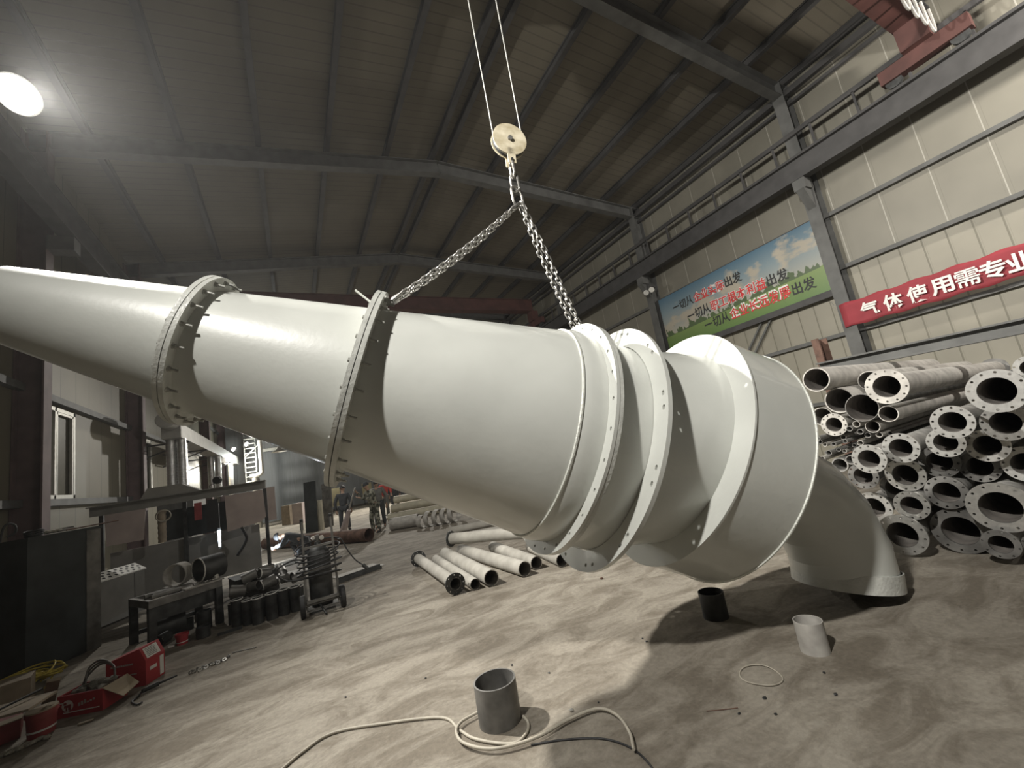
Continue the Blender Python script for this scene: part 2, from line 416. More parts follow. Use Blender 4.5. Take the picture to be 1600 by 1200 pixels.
class Thing:
    """an Empty at the thing's base; parts are given in world coordinates"""
    def __init__(self, name, label, cat, loc, group=None):
        self.o = bpy.data.objects.new(name, None); COL.objects.link(self.o)
        self.o.empty_display_size = .1
        self.loc = Vector(loc); self.o.location = self.loc
        tag(self.o, label, cat, group)

    def part(self, name, mb, m, parent=None, label=None, smooth=35):
        o = mb.build(name, m, parent or self.o, self.loc, smooth)
        if label: o['label'] = label
        return o

    def inst(self, name, mesh, p, quat, parent=None, scale=None):
        o = bpy.data.objects.new(name, mesh); COL.objects.link(o); o.parent = parent or self.o
        o.location = Vector(p) - self.loc; o.rotation_mode = 'QUATERNION'; o.rotation_quaternion = quat
        if scale: o.scale = scale
        return o


def struct(name, mb, m, smooth=35):
    o = mb.build(name, m, None, None, smooth); o['kind'] = 'structure'; return o


def single(name, mb, m, label, cat, base, group=None, smooth=35):
    o = mb.build(name, m, None, base, smooth); return tag(o, label, cat, group)


def dup(root, loc, rot=None, label=None, group=None):
    r = root.copy(); COL.objects.link(r); r.location = loc
    if rot is not None: r.rotation_euler = rot
    if label: r['label'] = label
    if group: r['group'] = group
    for ch in list(root.children):
        c = ch.copy(); COL.objects.link(c); c.parent = r
        for g in list(ch.children):
            d = g.copy(); COL.objects.link(d); d.parent = c
    return r


def text_mesh(body, size, extrude, bold=0.0):
    cu = bpy.data.curves.new('lettering', 'FONT'); cu.body = body; cu.size = size; cu.extrude = extrude; cu.offset = bold
    cu.align_x = 'LEFT'; cu.align_y = 'CENTER'
    o = bpy.data.objects.new('lettering', cu); COL.objects.link(o)
    dg = bpy.context.evaluated_depsgraph_get()
    me = bpy.data.meshes.new_from_object(o.evaluated_get(dg))
    bpy.data.objects.remove(o); bpy.data.curves.remove(cu)
    return me


def smooth_path(pts, n=8):
    """Catmull-Rom through points"""
    P = [Vector(p) for p in pts]; out = []
    for i in range(len(P) - 1):
        p0 = P[max(i - 1, 0)]; p1 = P[i]; p2 = P[i + 1]; p3 = P[min(i + 2, len(P) - 1)]
        for k in range(n):
            t = k / n
            out.append(.5 * ((2 * p1) + (p2 - p0) * t + (2 * p0 - 5 * p1 + 4 * p2 - p3) * t * t + (3 * p1 - p0 - 3 * p2 + p3) * t ** 3))
    out.append(P[-1]); return out

# ------------------------------------------------------------------ the building
XL, XR, YF, YB = -4.5, 13.3, -9.0, 36.0
XRIDGE, ZRIDGE = 4.75, 10.85          # underside of the rafters at the ridge


def roof_z(x): return ZRIDGE - (0.125 * (XRIDGE - x) if x < XRIDGE else 0.058 * (x - XRIDGE))


ZL, ZR = roof_z(XL) + .7, roof_z(XR) + .7

struct('floor', MB().box(((XL + XR) / 2, (YF + YB) / 2, -.1), (XR - XL + .4, YB - YF + .4, .2)), M['floor'])
struct('wall_right', MB().box((XR + .08, (YF + YB) / 2, 2.55), (.16, YB - YF, 5.1)), M['wall_low'])
struct('wall_right', MB().box((XR + .08, (YF + YB) / 2, (5.1 + ZR) / 2), (.16, YB - YF, ZR - 5.1)), M['wall_high'])
# left wall with the openings of its two windows
WIN = [(11.37, 13.32, 2.50, 4.46), (17.6, 19.3, 2.5, 4.46)]
wl = MB(); ys = [YF] + [v for w in WIN for v in w[:2]] + [YB]
for i in range(0, len(ys), 2):
    wl.box((XL - .08, (ys[i] + ys[i + 1]) / 2, ZL / 2), (.16, ys[i + 1] - ys[i], ZL))
for w in WIN:
    wl.box((XL - .08, (w[0] + w[1]) / 2, w[2] / 2), (.16, w[1] - w[0], w[2]))
    wl.box((XL - .08, (w[0] + w[1]) / 2, (w[3] + ZL) / 2), (.16, w[1] - w[0], ZL - w[3]))
struct('wall_left', wl, M['wall_leftm'])
struct('wall_back', MB().box(((XL + XR) / 2, YB + .08, 6.2), (XR - XL + .4, .16, 12.4)), M['end'])
struct('wall_front', MB().box(((XL + XR) / 2, YF - .08, 6.2), (XR - XL + .4, .16, 12.4)), M['end'])
for x0, x1 in ((XL - .2, XRIDGE), (XRIDGE, XR + .2)):
    a = [(x0, YF - .2, roof_z(x0) + .68), (x1, YF - .2, roof_z(x1) + .68), (x1, YB + .2, roof_z(x1) + .68), (x0, YB + .2, roof_z(x0) + .68)]
    struct('ceiling', MB().add(a + [(p[0], p[1], p[2] + .1) for p in a], [(0, 1, 2, 3), (7, 6, 5, 4), (0, 4, 5, 1), (1, 5, 6, 2), (2, 6, 7, 3), (3, 7, 4, 0)]), M['roof'])
BAYS = [-6.9, -0.96, 5.04, 11.05, 17.0, 23.0, 29.0, 35.0]
for y in BAYS:
    for x1 in (XL + .1, XR - .1):
        struct('roof_beam', MB().ibeam((XRIDGE, y, ZRIDGE + .22), (x1, y, roof_z(x1) + .22), .24, .44, .03), M['frame'])
    struct('column', MB().ibeam((XR - .22, y, 0), (XR - .22, y, roof_z(XR) + .45), .30, .42, .03, up=(1, 0, 0)), M['frame'])
    struct('column', MB().ibeam((XL + .22, y, 0), (XL + .22, y, roof_z(XL) + .45), .30, .42, .03, up=(1, 0, 0)), M['frame_brown'])
    struct('trim_1', MB().box((XR - .56, y, 7.58), (.40, .30, .30)).add([(XR - .43, y - .1, 7.43), (XR - .43, y + .1, 7.43), (XR - .43, y - .1, 6.9), (XR - .43, y + .1, 6.9), (XR - .8, y - .1, 7.43), (XR - .8, y + .1, 7.43)],
           [(0, 2, 4), (1, 5, 3), (0, 4, 5, 1), (2, 3, 5, 4), (0, 1, 3, 2)]), M['frame'])
    struct('trim_2', MB().box((XL + .62, y, 7.58), (.44, .30, .30)), M['frame'])
for k in range(-5, 6):
    xs = [XRIDGE + .22 * s for s in (-1, 1)] if k == 0 else [XRIDGE + 1.65 * k + (.2 if k > 0 else -.0)]
    for x in xs:
        if XL + .1 < x < XR - .1:
            struct('purlin', MB().ibeam((x, YF, roof_z(x) + .56), (x, YB, roof_z(x) + .56), .13, .22, .025), M['frame_dark'])
struct('eave_beam', MB().span((XR - .25, YF, roof_z(XR) + .10), (XR - .25, YB, roof_z(XR) + .10), .14, .16), M['frame_dark'])
struct('eave_beam', MB().span((XR - .12, YF, roof_z(XR) - .16), (XR - .12, YB, roof_z(XR) - .16), .10, .08), M['frame_dark'])
# crane runways, girts
for x in (XR - .62, XL + .72):
    struct('crane_runway_beam', MB().ibeam((x, YF, 8.05), (x, YB, 8.05), .28, .62, .035).span((x, YF, 8.40), (x, YB, 8.40), .07, .09), M['frame_dark'])
rl = MB().span((XR - .5, YF, 9.12), (XR - .5, YB, 9.12), .09, .12)
for i in range(44):
    y = YF + .5 + i * 1.0
    rl.span((XR - .52, y, 9.08), (XR - .52, y, 8.36), .05, .05, up=(1, 0, 0))
struct('trim_3', rl, M['frame_dark'])
for z, r in ((8.3, .045), (6.65, .05), (5.15, .05), (3.43, .05), (1.7, .05)):
    struct('wall_girt', MB().span((XR - .07, YF, z), (XR - .07, YB, z), .12, r * 2), M['frame'])
for z in (4.60, 2.42, 6.6):
    g = MB()
    for y0, y1 in ((YF, YB),):
        g.span((XL + .07, y0, z), (XL + .07, y1, z), .12, .14)
    struct('wall_girt', g, M['frame'])
for y0, z0, y1, z1 in ((8.2, 3.5, 6.7, 5.2), (7.9, 3.5, 6.5, 5.1)):
    struct('wall_brace', MB().span((XR - .1, y0, z0), (XR - .1, y1, z1), .05, .05), M['frame'])
# windows on the left wall
for i, (y0, y1, z0, z1) in enumerate(WIN):
    b = MB(); ym = y0 + (y1 - y0) * .53
    for yy, w in ((y0 + .04, .08), (ym, .07), (y1 - .04, .08)):
        b.box((XL + .0, yy, (z0 + z1) / 2), (.12, w, z1 - z0))
    for zz in (z0 + .04, z1 - .04):
        b.box((XL + .0, (y0 + y1) / 2, zz), (.12, y1 - y0, .08))
    b.box((XL + .03, ym + .09, (z0 + z1) / 2), (.05, .04, z1 - z0 - .16)).box((XL + .03, y1 - .11, (z0 + z1) / 2), (.05, .04, z1 - z0 - .16))
    b.box((XL + .03, (ym + y1) / 2, z1 - .11), (.05, y1 - ym - .1, .05))
    w = struct('window_%d' % (i + 1), b, M['alu'])
    gl = MB().box((XL - .03, (y0 + y1) / 2, (z0 + z1) / 2), (.012, y1 - y0 - .1, z1 - z0 - .1))
    M.setdefault('pane', mat('dark_window_glass', (0.10, 0.095, 0.07), 0.25, 0, 0.1, 3))
    gl.build('pane', M['pane'], w)
# end wall: big blue grey sliding door with a pale strip above
struct('door_1', MB().box((3.6, YB - .12, 2.5), (11.0, .14, 5.0)), M['haze_blue'])
struct('trim_4', MB().box((3.6, YB - .10, 5.15), (11.2, .12, .22)), M['alu'])

# ------------------------------------------------------------------ the big white cone pipe on the crane
OA = Vector((2.0868, 3.1688, 1.9156)); DA = Vector((0.92389, -0.14646, -0.35352)).normalized()
OB = Vector((3.1083, 2.9019, 1.6456)); DB = Vector((0.86728, -0.21138, -0.45071)).normalized()
C4 = Vector((2.4812, 3.1073, 1.7564)); D4 = Vector((0.9088, -0.1841, -0.3743)).normalized()


def rA(t): return 0.251 + 0.172 * (t + 3.98)


TF1, TF2, TS, TF3 = -2.81, -1.714, -0.199, 0.02
asm = Thing('cone_pipe_assembly', 'huge white painted bolted cone pipe with elbow, slung from the crane by chains', 'pipe', (3.9, 2.5, 0.0))
P_ = M['paint']


def qz(d):                                  # rotation taking +Z to d
    return Vector((0, 0, 1)).rotation_difference(Vector(d))


# a bolt: hexagon nut, washer and stud end along +Z
bm_ = MB().cyl((0, 0, 0), (0, 0, .004), .019, seg=12).cyl((0, 0, .004), (0, 0, .020), .0145, seg=6).cyl((0, 0, .020), (0, 0, .062), .0085, seg=10)
bo = bm_.build('bolt', M['bolt'], None, None, 30); bolt_mesh = bo.data; bpy.data.objects.remove(bo)
bm_ = MB().cyl((0, 0, 0), (0, 0, .016), .0155, seg=6)
bo = bm_.build('bolt', M['bolt'], None, None, 30); head_mesh = bo.data; bpy.data.objects.remove(bo)


def bolted_pair(t, ro, n, th, ph, gasket=True):
    a, b = basis(DA)
    ri = rA(t)
    f1 = asm.part('flange', MB().lathe(OA, DA, [(t - th - .003, ri - .02), (t - th - .003, ro), (t - .003, ro), (t - .003, ri - .02)], 96, close=True), M['paint_worn'])
    f2 = asm.part('flange', MB().lathe(OA, DA, [(t + .003, ri - .02), (t + .003, ro), (t + th + .003, ro), (t + th + .003, ri - .02)], 96, close=True), M['paint_worn'])
    asm.part('gasket', MB().lathe(OA, DA, [(t - .003, ri - .02), (t - .003, ro - .008), (t + .003, ro - .008), (t + .003, ri - .02)], 96, close=True), M['gasket'])
    rb = ri + (ro - ri) * .62
    for k in range(n):
        an = 2 * pi * (k + ph) / n
        u = a * math.cos(an) + b * math.sin(an)
        asm.inst('bolt', bolt_mesh, OA + DA * (t + th + .003) + u * rb, qz(DA) @ Quaternion((0, 0, 1), k * .7), f2)
        asm.inst('bolt', head_mesh, OA + DA * (t - th - .003) + u * rb, qz(-DA) @ Quaternion((0, 0, 1), k * .5), f1)


asm.part('inlet_cone', MB().shell(OA, DA, -3.985, rA(-3.985), TF1 - .03, rA(TF1 - .03), .012, 96), P_)
bolted_pair(TF1, .552, 22, .028, .25)
asm.part('middle_cone', MB().shell(OA, DA, TF1 + .03, rA(TF1 + .03), TF2 - .03, rA(TF2 - .03), .012, 96), P_)
# angle iron welded along the middle cone, on the camera side low down
a_, b_ = basis(DA)


def onA(t, an, extra=0.0):
    u = a_ * math.cos(an) + b_ * math.sin(an)
    return OA + DA * t + u * (rA(t) + extra)


ANR = -2.05
bolted_pair(TF2, .782, 26, .030, .4)
asm.part('large_cone', MB().shell(OA, DA, TF2 + .03, rA(TF2 + .03), TS, rA(TS), .014, 128), P_)
asm.part('weld_seam', MB().lathe(OA, DA, [(TS + .012 * math.cos(k * pi / 3), rA(TS) + .004 + .010 * math.sin(k * pi / 3)) for k in range(6)], 128, close=True), M['seam'])
RN = .915
asm.part('reducing_collar', MB().lathe(OA, DA, [(TS, rA(TS)), (TS + .07, RN + .012), (TF3 + .005, RN + .004), (TF3 + .005, RN - .012), (TS, rA(TS) - .014)], 128, close=True), P_)
# flange of the large cone, with its bolts, and the loose slotted flange behind it
f3 = asm.part('flange', MB().plate(OA + DA * (TF3 - .022), DA, 1.020, RN - .01, .026, [(.975, 2 * pi * (k + .3) / 28, .011, .004) for k in range(28)], 112), P_)
asm.part('flange', MB().plate(OA + DA * (TF3 + .007), DA, 1.018, RN - .01, .030, [(.975, 2 * pi * (k + .3) / 28, .011, .004) for k in range(28)], 112), M['paint_worn'])
a4, b4 = basis(D4)
asm.part('sleeve', MB().rings([[o + (basis(d)[0] * math.cos(2 * pi * j / 96) + basis(d)[1] * math.sin(2 * pi * j / 96)) * r for j in range(96)] for o, d, r in
    ((OA + DA * TF3, DA, RN), (C4, D4, RN + .01), (C4 + D4 * .12, D4, RN + .01), (C4 * .4 + OB * .6 , (D4 * .4 + DB * .6).normalized(), RN - .005), (OB, DB, RN - .01))]), P_)
holes = []
for k in range(12):
    for s in (-.055, .055):
        holes.append((1.045, 2 * pi * (k + .55) / 12 + s, .014, .007))
asm.part('loose_flange', MB().plate(C4 - D4 * .03, D4, 1.098, RN + .015, .034, holes, 128), P_)
# drum
RD, LD = 1.090, .539
dr = asm.part('drum_shell', MB().lathe(OB, DB, [(0, RD), (LD, RD), (LD, RD - .014), (0, RD - .014)], 128, close=True), P_)
asm.part('drum_end_plate', MB().lathe(OB, DB, [(-.008, RN - .03), (-.008, RD + .010), (.008, RD + .010), (.008, RN - .03)], 128, close=True), P_)
asm.part('drum_end_plate', MB().lathe(OB, DB, [(LD - .006, .30), (LD - .006, RD + .002), (LD + .008, RD + .002), (LD + .008, .30)], 128, close=True), P_)
asm.part('weld_seam', MB().lathe(OB, DB, [(LD + .010 * math.cos(k * pi / 3), RD + .002 + .009 * math.sin(k * pi / 3)) for k in range(6)], 128, close=True), M['seam'])
# elbow of mitred segments
side = DB.cross(Vector((0, 0, 1))).normalized(); upB = side.cross(DB)
RE, RB_, PHI = .41, .968, 1.30
st = OB + DB * LD + side * .205 - upB * .029
o_ = st + DB * .482
path = [st - DB * .05, o_]
for k in range(1, 5):
    an = PHI * k / 4
    path.append(o_ + DB * (math.sin(an) * RB_) + (-upB) * ((1 - math.cos(an)) * RB_))
dirs = []
for i in range(len(path)):
    if i == 0: d = path[1] - path[0]
    elif i == len(path) - 1: d = DB * math.cos(PHI) - upB * math.sin(PHI)
    else: d = (path[i] - path[i - 1]).normalized() + (path[i + 1] - path[i]).normalized()
    dirs.append(d.normalized())
rs = []
for p, d in zip(path, dirs):
    v = side.cross(d)
    rs.append([p + (side * math.cos(2 * pi * j / 72) + v * math.sin(2 * pi * j / 72)) * RE for j in range(72)])
end = rs[-1]; dn = dirs[-1]
inner = [[p + (q - p) * .965 for q in r] for p, r in zip(path, rs)]
asm.part('elbow', MB().rings(rs + inner[::-1], close=True), P_, smooth=14)
e0 = path[-1] - dn * .15
cl = MB().lathe(e0, dn, [(0, RE + .001), (0, RE + .012), (.012, RE + .013), (.15, RE + .013), (.15, RE + .001)], 72, close=True)
asm.part('outlet_collar', cl, M['paint_worn'])
# seam rib on the middle cone (positions follow the cone)
ribpts = [onA(t, ANR, .006) for t in (TF1 + .06, TF2 - .06)]
asm.part('seam_strip', MB().span(ribpts[0], ribpts[1], .022, .034, up=(a_ * math.cos(ANR) + b_ * math.sin(ANR))), M['seam'])
# thin lifting rod lying by the second flange
rp = OA + DA * (TF2 - .04) + a_ * (.70)
asm.part('lifting_rod', MB().span(rp, rp - DA * .20 + a_ * .085 + b_ * .02, .018, .012), P_)

# ------------------------------------------------------------------ crane hook, ropes, chains
HV = Vector((DA.x, DA.y, 0)).normalized(); NV = Vector((HV.y, -HV.x, 0))         # in-plane horizontal, towards the camera
PC = Vector((2.179, 3.154, 4.925)); RP = .180
hb = Thing('hook_block', 'cream round pulley block hanging on two wire ropes above the white cone', 'pulley', PC + Vector((0, 0, -.6)))
for s, ro in ((1, RP), (-1, RP)):
    c = PC + NV * (.032 * s)
    ck = hb.part('cheek_plate', MB().cyl(c, c + NV * (.008 * s), ro, seg=40).span(c + NV * .004 * s + Vector((0, 0, -.10)) - HV * .01, c + NV * .004 * s + Vector((0, 0, -.275)) - HV * .02, .008, .085, up=HV), M['cheek'])
    hb.part('axle_nut', MB().cyl(c, c + NV * (.030 * s), .026, seg=6), M['steel_mid'], ck)
    hb.part('axle_nut', MB().cyl(c + Vector((0, 0, -.24)) - HV * .02, c + NV * (.022 * s) + Vector((0, 0, -.24)) - HV * .02, .014, seg=10), M['steel_dark'], ck)
hb.part('sheave', MB().lathe(PC - NV * .024, NV, [(0, .03), (0, RP - .012), (.018, RP - .03), (.030, RP - .03), (.048, RP - .012), (.048, .03)], 40, close=True), M['steel_dark'])
sk = PC + Vector((0, 0, -.26)) - HV * .02


def oval(c, up, sd, h, w, r, seg=28):
    pts = []
    for k in range(seg):
        an = 2 * pi * k / seg; cs, sn = math.cos(an), math.sin(an)
        v = (h / 2 - w / 2) * (1 if sn > 0 else -1) + w / 2 * sn
        pts.append(Vector(c) + Vector(up) * v + Vector(sd) * (w / 2 * cs))
    return MB().tube(pts, r, 8, closed=True)


Z = Vector((0, 0, 1))
hb.part('shackle', oval(sk + Vector((0, 0, -.065)), Z, NV, .17, .085, .014), M['chain'])
hb.part('swivel_link', oval(sk + Vector((0, 0, -.215)), Z, (HV * .9 + NV * .4).normalized(), .19, .072, .013), M['chain'])
hb.part('master_link', oval(sk + Vector((0, 0, -.375)), Z, (HV * .92 - NV * .38).normalized(), .23, .135, .014), M['chain'])
ropes = MB()
for s, off in ((-1, -.015), (1, .02)):
    x0 = PC + HV * ((RP - .0225) * s)
    ropes.tube([x0 + Vector((0, 0, 0)), Vector((x0.x + off, x0.y - .02, 9.02))], .0065, 6)
rl_ = [PC + (HV * math.cos(an) + Z * math.sin(an)) * (RP - .0225) for an in [pi + pi * k / 16 for k in range(17)]]
ropes.tube(rl_, .0065, 6)
single('wire_rope', ropes, M['rope'], 'pair of thin steel wire ropes running up from the cream pulley block', 'rope', PC, smooth=60)


def chain(name, label, p0, p1, sag, strands, spread, seed):
    p0 = Vector(p0); p1 = Vector(p1); L = (p1 - p0).length
    t = Thing(name, label, 'chain', p1)
    d = (p1 - p0).normalized(); s1 = d.cross(Z).normalized()
    pitch = .055
    for st_ in range(strands):
        mb = MB(); n = int(L / pitch)
        o0 = (st_ - (strands - 1) / 2) * spread
        pts = []
        for i in range(n + 1):
            u = i / n
            w = o0 * (0.35 + min(1, 3 * u) * .65)
            pts.append(p0 + (p1 - p0) * u + s1 * w + Vector((0, 0, -sag * (1 + .6 * st_) * 4 * u * (1 - u))))
        for i in range(n):
            c = (pts[i] + pts[i + 1]) / 2; dd = (pts[i + 1] - pts[i]).normalized()
            sd = dd.cross(s1 + Z * .3).normalized()
            rot = Quaternion(dd, (i % 2) * pi / 2 + .5 + .12 * math.sin(i * 2.1 + seed))
            sd = rot @ sd
            k_ = []
            h, w, r = pitch * 1.42, .042, .0075
            for k in range(12):
                an = 2 * pi * k / 12; cs, sn = math.cos(an), math.sin(an)
                v = (h / 2 - w / 2) * (1 if sn > 0 else -1) + w / 2 * sn
                k_.append(c + dd * v + sd * (w / 2 * cs))
            mb.tube(k_, r, 6, closed=True)
        t.part('chain_strand', mb, M['chain'], smooth=60)
    t.part('end_link', oval(p0 + d * .03, -d, s1, .15, .06, .011), M['chain'])
    t.part('hook_shackle', oval(p1 - d * .03, d, (NV + s1 * .3).normalized(), .14, .085, .013), M['chain'])
    return t


mb0 = sk + Vector((0, 0, -.475))
chain('chain_sling', 'doubled lifting chain from the pulley down left to the bolted middle flange', mb0 - HV * .03, OA + DA * (TF2 + .075) + a_ * .80, .035, 2, .06, 1)
chain('chain_sling', 'doubled lifting chain from the pulley down right to the wide white flanges', mb0 + HV * .03, OA + DA * (TF3 + .10) + a_ * 1.0, .02, 2, .115, 5)

# ------------------------------------------------------------------ overhead cranes
for y, lab, festoon in ((2.2, 'dark red bridge crane high over the white pipe, cable loops at its right end', True),
                        (19.1, 'dark red bridge crane spanning the far end of the hall', False)):
    cr = Thing('bridge_crane', lab, 'crane', (4.4, y, 8.45))
    x0, x1 = XL + .72, XR - .62
    cr.part('girder', MB().box(((x0 + x1) / 2, y, 9.80), (x1 - x0 - .3, .40, .62)).box(((x0 + x1) / 2, y, 9.48), (x1 - x0 - .3, .54, .03)).box(((x0 + x1) / 2, y, 10.12), (x1 - x0 - .3, .54, .03)), M['red_crane'])
    for x in (x0, x1):
        ec = cr.part('end_carriage', MB().box((x, y, 8.78), (.24, 1.5, .32)).box((x + (.1 if x < 4 else -.1), y, 9.20), (.40, .5, .53)), M['red_crane'])
        for yy in (-.55, .55):
            cr.part('wheel', MB().cyl((x - .05, y + yy, 8.60), (x + .05, y + yy, 8.60), .148, seg=20), M['steel_dark'], ec)
    if festoon:
        cr.part('hoist_trolley', MB().box((2.2, y + .48, 9.34), (.95, 1.3, .24)).box((2.2, y + .82, 9.41), (.55, .34, .20)), M['red_crane'])
        cr.part('hoist_drum', MB().cyl((1.8, y + .82, 9.18), (2.6, y + .82, 9.18), .16, seg=24), M['steel_dark'])
        for i in range(4):
            pts = [Vector((12.15 - .42 * i - .20 * math.sin(pi * k / 14 - pi / 2), y - .34, 9.38 - .62 * math.sin(pi * k / 14) ** .7)) for k in range(15)]
            cr.part('cable_loop', MB().tube(pts, .024, 6), M['pipe_dust'])
        cr.part('cable_track', MB().span((x0 + .5, y - .34, 9.41), (x1 - .3, y - .34, 9.41), .05, .05).span((2.4, y - .34, 9.41), (2.4, y - .2, 9.44), .05, .05).span((8, y - .34, 9.41), (8, y - .2, 9.44), .05, .05), M['steel_dark'])

# ------------------------------------------------------------------ lamps and signs on the walls
def floodlight(loc, aim, label, lit, w=.40, h=.30, cat='lamp'):
    loc = Vector(loc); aim = Vector(aim).normalized()
    t = Thing('floodlight', label, cat, loc)
    s = aim.cross(Z).normalized(); u = s.cross(aim)
    R3 = Matrix((s, aim, u)).transposed()
    bd = MB().box(loc - aim * .05, (w, .09, h), R3)
    for k in range(7): bd.box(loc - aim * .12 + s * (w * (-.42 + .14 * k)), (.012, .06, h * .9), R3)
    t.part('housing', bd, M['frame_dark'])
    t.part('lens', MB().box(loc + aim * .004, (w * .9, .014, h * .88), R3), lit, label='glass of the floodlight')
    t.part('bracket', MB().span(loc - aim * .08 - s * (w * .56), loc - aim * .16 - s * (w * .56) + u * .30, .03, .012).span(loc - aim * .08 + s * (w * .56), loc - aim * .16 + s * (w * .56) + u * .30, .03, .012)
           .span(loc - aim * .16 - s * (w * .6) + u * .30, loc - aim * .16 + s * (w * .6) + u * .30, .03, .012).span(loc - aim * .16 + u * .30, (Vector((XL + .872, loc.y - aim.y * .2, 7.757 if loc.z < 8 else 8.343)) if loc.x < -2.5 else Vector((XRIDGE + 1.85, loc.y - aim.y * .2, roof_z(XRIDGE + 1.85) + .43)) if loc.x < 9 else Vector((XR - .79, loc.y - aim.y * .2, loc.z + .05))), .04, .04), M['frame_dark'])
    return t


am = Vector((0.70, -0.62, -0.36)).normalized()
ml = Thing('floodlight', 'blazing round floodlight high on the left crane beam', 'lamp', LAMP_MAIN)
ml.part('reflector', MB().lathe(LAMP_MAIN, am, [(-.34, .001), (-.34, .09), (-.20, .11), (-.06, .27), (0, .285), (-.01, .275), (-.06, .262)], 32), M['frame'])
ml.part('lens', MB().lathe(LAMP_MAIN, am, [(-.02, .265), (.03, .22), (.06, .12), (.07, .001)], 32), M['glow'], label='dazzling lit glass')
ml.part('bracket', MB().span(LAMP_MAIN - am * .30, Vector((XL + .74, LAMP_MAIN.y + .25, 8.56)), .05, .05).box((XL + .72, LAMP_MAIN.y + .25, 8.462), (.2, .2, .03)), M['frame_dark'])
floodlight(LAMP_MID, (0.72, -0.38, -0.58), 'second floodlight farther along the left crane beam, seen from the side', M['glow_side'], .34, .30)
floodlight(LAMP_FAR[2] + Vector((.1, .16, .14)), (-0.35, -0.70, -0.62), 'added unseen floodlight high at the far right end of the hall', M['glow_side'], .34, .30)
floodlight(LAMP_RIGHT + Vector((-.03, -.24, .1)), (0.10, 0.86, -0.34), 'floodlight on the right crane beam just outside the picture', M['glow_side'], .34, .30)
floodlight(LAMP_REAR + Vector((-.15, -.06, .09)), (0.87, 0.27, -0.43), 'floodlight on the left crane beam behind the photographer', M['glow'], .34, .30)
tw = Thing('twin_spotlight', 'small twin spotlight on the dark bracket left of the painted sign', 'lamp', (XR - .55, 10.86, 7.4))
tw.part('mount', MB().span((XR - .55, 10.90, 7.43), (XR - .55, 10.86, 7.20), .05, .05, up=(1, 0, 0)).box((XR - .57, 10.78, 7.16), (.10, .42, .09)), M['frame_dark'])
for dy in (-.14, .14):
    c = Vector((XR - .66, 10.78 + dy, 7.10)); d = Vector((-.75, -.35, -.55)).normalized()
    h_ = tw.part('lamp_head', MB().cyl(c, c + d * .12, .06, .115, 20), M['frame_dark'])
    tw.part('lens', MB().cyl(c + d * .118, c + d * .128, .105, seg=20), M['lens_off'], h_)

# painted sign: y falls to the right
SY0, SY1, SZ0, SZ1, SX = 10.86, 5.20, 4.66, 6.70, XR - .20
sg = Thing('slogan_sign', 'long sign on the right wall, blue sky and meadow, three lines of slogans', 'sign', (SX, 8.05, SZ0))
pn = sg.part('panel', MB().box((SX, (SY0 + SY1) / 2, (SZ0 + SZ1) / 2), (.05, SY0 - SY1, SZ1 - SZ0)), M['sign'])
fr = MB()
fr.box((SX + .01, (SY0 + SY1) / 2, SZ0 - .09), (.10, SY0 - SY1 + .1, .18)).box((SX + .02, (SY0 + SY1) / 2, SZ1 + .015), (.08, SY0 - SY1 + .06, .03))
fr.box((SX + .02, SY0 + .05, (SZ0 + SZ1) / 2), (.10, .10, SZ1 - SZ0 + .05)).box((SX + .02, SY1 - .03, (SZ0 + SZ1) / 2), (.08, .06, SZ1 - SZ0 + .05))
for yy in (6.0, 8.0, 10.0): fr.box((SX + .1, yy, 5.6), (.14, .05, 1.9))
sg.part('frame', fr, M['frame_dark'])
RTXT = Matrix(((0, 0, -1), (-1, 0, 0), (0, 1, 0))).to_quaternion()      # text x -> -y, text y -> +z, text normal -> -x


def letters(t, parent, body, x, y0, y1, z, size, m, bold=0.0, ext=.004):
    """one mesh per run of characters, stretched to run from y0 down to y1"""
    me = text_mesh(body, size, ext, bold)
    xs = [v.co.x for v in me.vertices]; zs = [v.co.y for v in me.vertices]
    k = (y0 - y1) / (max(xs) - min(xs)); zc = (max(zs) + min(zs)) / 2; xm = min(xs)
    for v in me.vertices: v.co = Vector(((v.co.x - xm) * k, v.co.y - zc, v.co.z))
    me.materials.append(m)
    o = t.inst('lettering', me, (x, y0, z), RTXT, parent)
    return o


def slogan(runs, y0, y1, z, size):
    n = sum(len(r[0]) for r in runs); p = (y0 - y1) / n; i = 0
    for body, m in runs:
        a = y0 - p * i; b = y0 - p * (i + len(body)); i += len(body)
        g = p * .05
        if m is M['red_print']:
            letters(sg, pn, body, SX - .029, a - g, b + g, z, size, M['white'], .020, .002)
            letters(sg, pn, body, SX - .034, a - g, b + g, z, size, m, .006, .002)
        elif body[0] == '一':
            letters(sg, pn, '一', SX - .030, a - g, a - p + g, z, size, m, .010, .002)
            letters(sg, pn, body[1:], SX - .030, a - p - g, b + g, z, size, m, .008, .002)
        else:
            letters(sg, pn, body, SX - .030, a - g, b + g, z, size, m, .008, .002)


BK, RDP = M['black_print'], M['red_print']
slogan([('一切从', BK), ('企业实际', RDP), ('出发', BK)], 10.29, 7.46, 6.15, .36)
slogan([('一切从', BK), ('职工根本利益', RDP), ('出发', BK)], 9.77, 6.14, 5.60, .38)
slogan([('一切从', BK), ('企业长远发展', RDP), ('出发', BK)], 9.18, 5.54, 5.05, .38)

